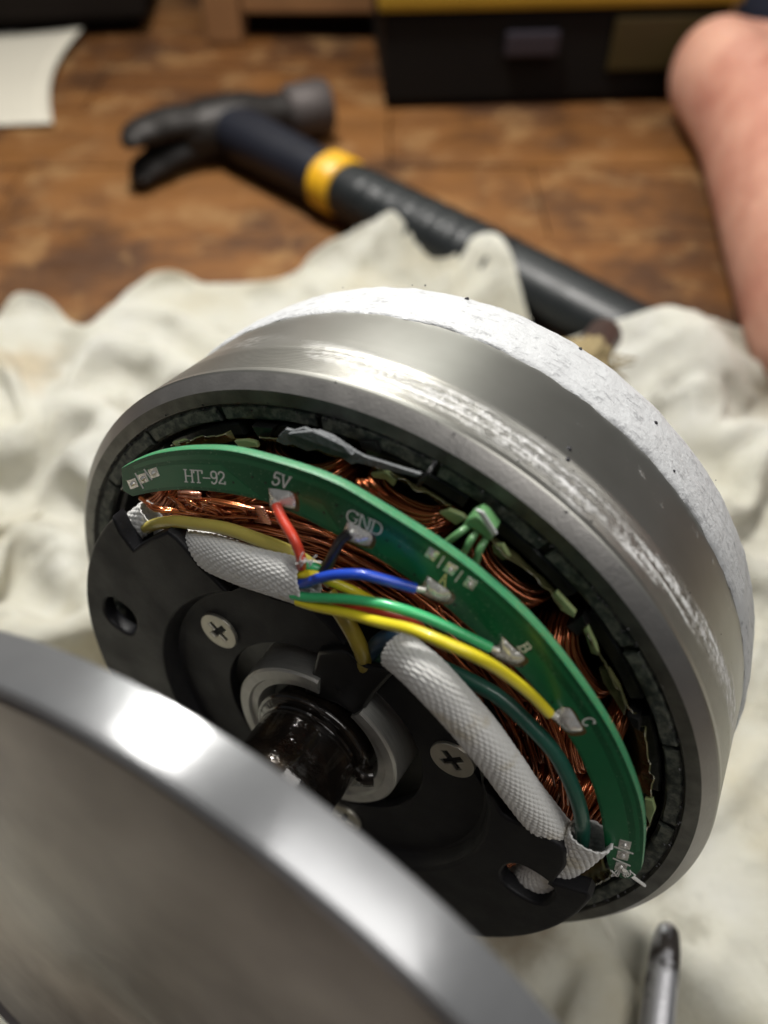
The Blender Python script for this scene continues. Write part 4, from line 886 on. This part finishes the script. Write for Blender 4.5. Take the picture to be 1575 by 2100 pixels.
gr_ += [xring(0.290, 0.0140, 0.0130), xring(0.292, 0.010, 0.010)]
loft('grip', gr_, 'hammer_grip', ham, sharp=50)

# ================================================================== person's foot and trouser leg
pe = empty('person', Matrix.Translation((0.184, 0.372, -0.006)) @ Matrix.Diagonal((1, 1.22, 1, 1)), 'bare foot of a person in dark trousers, resting on the floor right of the hammer', 'person')
bm = bmesh.new()
def addtube(bm, pts, rs, n=30, sides=20, flat=1.0, up=(0, 0, 1)):
    v, f = tubemesh(smoothpath(pts, n), np.interp(np.linspace(0, 1, n), np.linspace(0, 1, len(rs)), rs), sides, up, True, flat)
    vs = [bm.verts.new(tuple(p)) for p in v]
    for q_ in f: bm.faces.new([vs[i] for i in q_])
# sole plane faces left: heel far, ball of the foot near; then toes, ankle and shin to the right
addtube(bm, [(0.011, 0.108, 0.034), (0.008, 0.090, 0.036), (0.008, 0.035, 0.037), (0.000, -0.035, 0.038), (-0.006, -0.10, 0.040), (-0.002, -0.135, 0.040)], [0.014, 0.0265, 0.027, 0.031, 0.037, 0.030], flat=1.15)
addtube(bm, [(0.018, 0.082, 0.038), (0.025, 0.085, 0.036)], [0.028, 0.026], 8)
for k in range(5):
    zz = 0.072-k*0.0155; l_ = (0.046, 0.044, 0.040, 0.034, 0.028)[k]; r0 = (0.0125, 0.0085, 0.008, 0.0078, 0.0078)[k]
    addtube(bm, [(0.004, -0.12, zz), (0.006, -0.125-l_*.6, zz), (0.001, -0.125-l_, zz-0.001)], [r0, r0, r0*.8], 12, 12)
addtube(bm, [(0.02, 0.080, 0.038), (0.06, 0.085, 0.034), (0.12, 0.10, 0.036), (0.30, 0.14, 0.05)], [0.028, 0.026, 0.030, 0.042])
me = bpy.data.meshes.new('foot'); bm.to_mesh(me); bm.free(); me.materials.append(M['skin'])
ft = bpy.data.objects.new('foot', me); COL.objects.link(ft)
rm = ft.modifiers.new('r', 'REMESH'); rm.mode = 'VOXEL'; rm.voxel_size = 0.0028; sm_ = ft.modifiers.new('s', 'SMOOTH'); sm_.iterations = 14; sm_.factor = 0.6
bpy.context.view_layer.update()
me2 = bpy.data.meshes.new_from_object(ft.evaluated_get(bpy.context.evaluated_depsgraph_get())); ft.modifiers.clear(); ft.data = me2; me2.shade_smooth(); ft.parent = pe
tube('trouser_leg', [(0.060, 0.150, 0.062), (0.11, 0.155, 0.066), (0.2, 0.17, 0.07), (0.36, 0.20, 0.08)], list(np.interp(np.linspace(0, 1, 40), [0, .1, .5, 1], [0.052, 0.056, 0.06, 0.07])), 'denim', pe, 40, 24)

# ================================================================== things at the back
def tb(name, lo, hi, mat, parent, bevel=0.004): return boxmesh(name, lo, hi, mat, parent, bevel)
tbx = empty('toolbox', Matrix.Translation((0.092, 0.512, 0)) @ Matrix.Rotation(R(4), 4, 'Z'), 'dark plastic toolbox with a yellow lid standing behind the hammer', 'toolbox')
tb('body', (-0.092, 0.0, 0.002), (0.115, 0.13, 0.0535), 'toolbox_black', tbx)
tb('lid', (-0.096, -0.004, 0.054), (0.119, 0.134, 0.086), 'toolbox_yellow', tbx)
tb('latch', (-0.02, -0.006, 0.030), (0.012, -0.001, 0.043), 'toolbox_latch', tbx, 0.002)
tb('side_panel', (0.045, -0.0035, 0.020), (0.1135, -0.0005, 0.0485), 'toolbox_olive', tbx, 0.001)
0 and tb('trim_strip', (-0.09, -0.003, 0.045), (0.113, -0.0005, 0.050), 'toolbox_black', tbx, 0.001)
st_ = empty('stool', Matrix.Translation((-0.115, 0.62, 0)), 'low wooden stool with a cross rail standing at the back', 'stool')
tb('leg', (-0.012, -0.008, 0.0), (0.014, 0.018, 0.20), 'stool_wood', st_)
tb('leg', (0.206, -0.008, 0.0), (0.232, 0.018, 0.20), 'stool_wood', st_)
tb('rail', (0.0145, 0.0, 0.018), (0.2055, 0.014, 0.034), 'stool_wood', st_, 0.002)
tb('leg', (-0.012, 0.18, 0.0), (0.014, 0.206, 0.20), 'stool_wood', st_)
tb('leg', (0.206, 0.18, 0.0), (0.232, 0.206, 0.20), 'stool_wood', st_)
tb('shade_panel', (0.0145, 0.0165, 0.0), (0.2055, 0.0205, 0.20), 'dark_paint_and_shade', st_, 0.001)  # dark sheet added in place of the shade behind the rail
tb('seat', (-0.022, -0.02, 0.201), (0.242, 0.218, 0.222), 'stool_wood', st_)
cab = empty('cabinet', Matrix.Translation((-0.36, 0.612, 0)) @ Matrix.Rotation(R(5), 4, 'Z'), 'dark brown cabinet standing in shadow at the top left', 'cabinet')
tb('carcass', (-0.22, 0.0, 0.012), (0.19, 0.30, 0.42), 'dark_paint_and_shade', cab)
tb('plinth', (-0.20, 0.012, 0.0), (0.17, 0.28, 0.0118), 'dark_paint_and_shade', cab, 0.001)
ps = empty('paper_sheet', Matrix.Translation((0, 0, 0)), 'curled off-white sheet of paper lying on the floor at the left edge', 'paper')
def sheet(name, corners, h, mat):
    a, b, c, d = [Vector(p) for p in corners]; V = []; F = []; n = 14
    for s2 in (0, 1):
        for i in range(n):
            for j in range(n):
                u_, v_ = i/(n-1), j/(n-1); p = a*(1-u_)*(1-v_)+b*u_*(1-v_)+c*u_*v_+d*(1-u_)*v_
                V.append((p.x+0.010*u_*math.sin(v_*math.pi)*-1, p.y, p.z+h*(u_**3)*(0.4+0.6*v_)+0.0006*s2))
    m_ = n*n
    for s2 in (0, 1):
        for i in range(n-1):
            for j in range(n-1):
                f = (s2*m_+i*n+j, s2*m_+(i+1)*n+j, s2*m_+(i+1)*n+j+1, s2*m_+i*n+j+1); F.append(f if s2 else f[::-1])
    rim_ = [(i, 0) for i in range(n)]+[(n-1, j) for j in range(1, n)]+[(i, n-1) for i in range(n-2, -1, -1)]+[(0, j) for j in range(n-2, 0, -1)]
    for k in range(len(rim_)):
        p, q_ = rim_[k], rim_[(k+1) % len(rim_)]; F.append((p[0]*n+p[1], q_[0]*n+q_[1], m_+q_[0]*n+q_[1], m_+p[0]*n+p[1]))
    return mk(name, V, F, mat, ps)
sheet('page', [(-0.36, 0.475, 0.0008), (-0.200, 0.478, 0.0008), (-0.218, 0.625, 0.0008), (-0.37, 0.625, 0.0008)], 0.006, 'paper_white')
sheet('under_page', [(-0.42, 0.60, 0.0002), (-0.29, 0.575, 0.0002), (-0.26, 0.64, 0.0002), (-0.42, 0.65, 0.0002)], 0.002, 'paper_grey')

# ================================================================== steel tool tip, lower right
a = G(1372, 1892, 0.012); b = G(1345, 2120, 0.013); dv = (b-a).normalized()
tl = empty('steel_tool', Matrix.Translation(a) , 'thin worn steel tool tip with dark patches, lying on the cloth at bottom right', 'tool')
e_ = dv*0.095
tube('blade', [(0, 0, 0), tuple(dv*0.004), tuple(dv*0.012), tuple(dv*0.03), tuple(e_)], list(np.interp(np.linspace(0, 1, 40), [0, .04, .1, .3, 1], [0.0008, 0.0017, 0.0024, 0.0032, 0.0042])), 'chromed_tool_steel', tl, 40, 16, flat=0.6)
tube('groove', [tuple(dv*0.006+Vector((-0.0006, 0, 0.0012))), tuple(dv*0.02+Vector((-0.0009, 0, 0.0015))), tuple(dv*0.05+Vector((-0.001, 0, 0.0018)))], 0.0005, 'slot_black', tl, 16, 6)
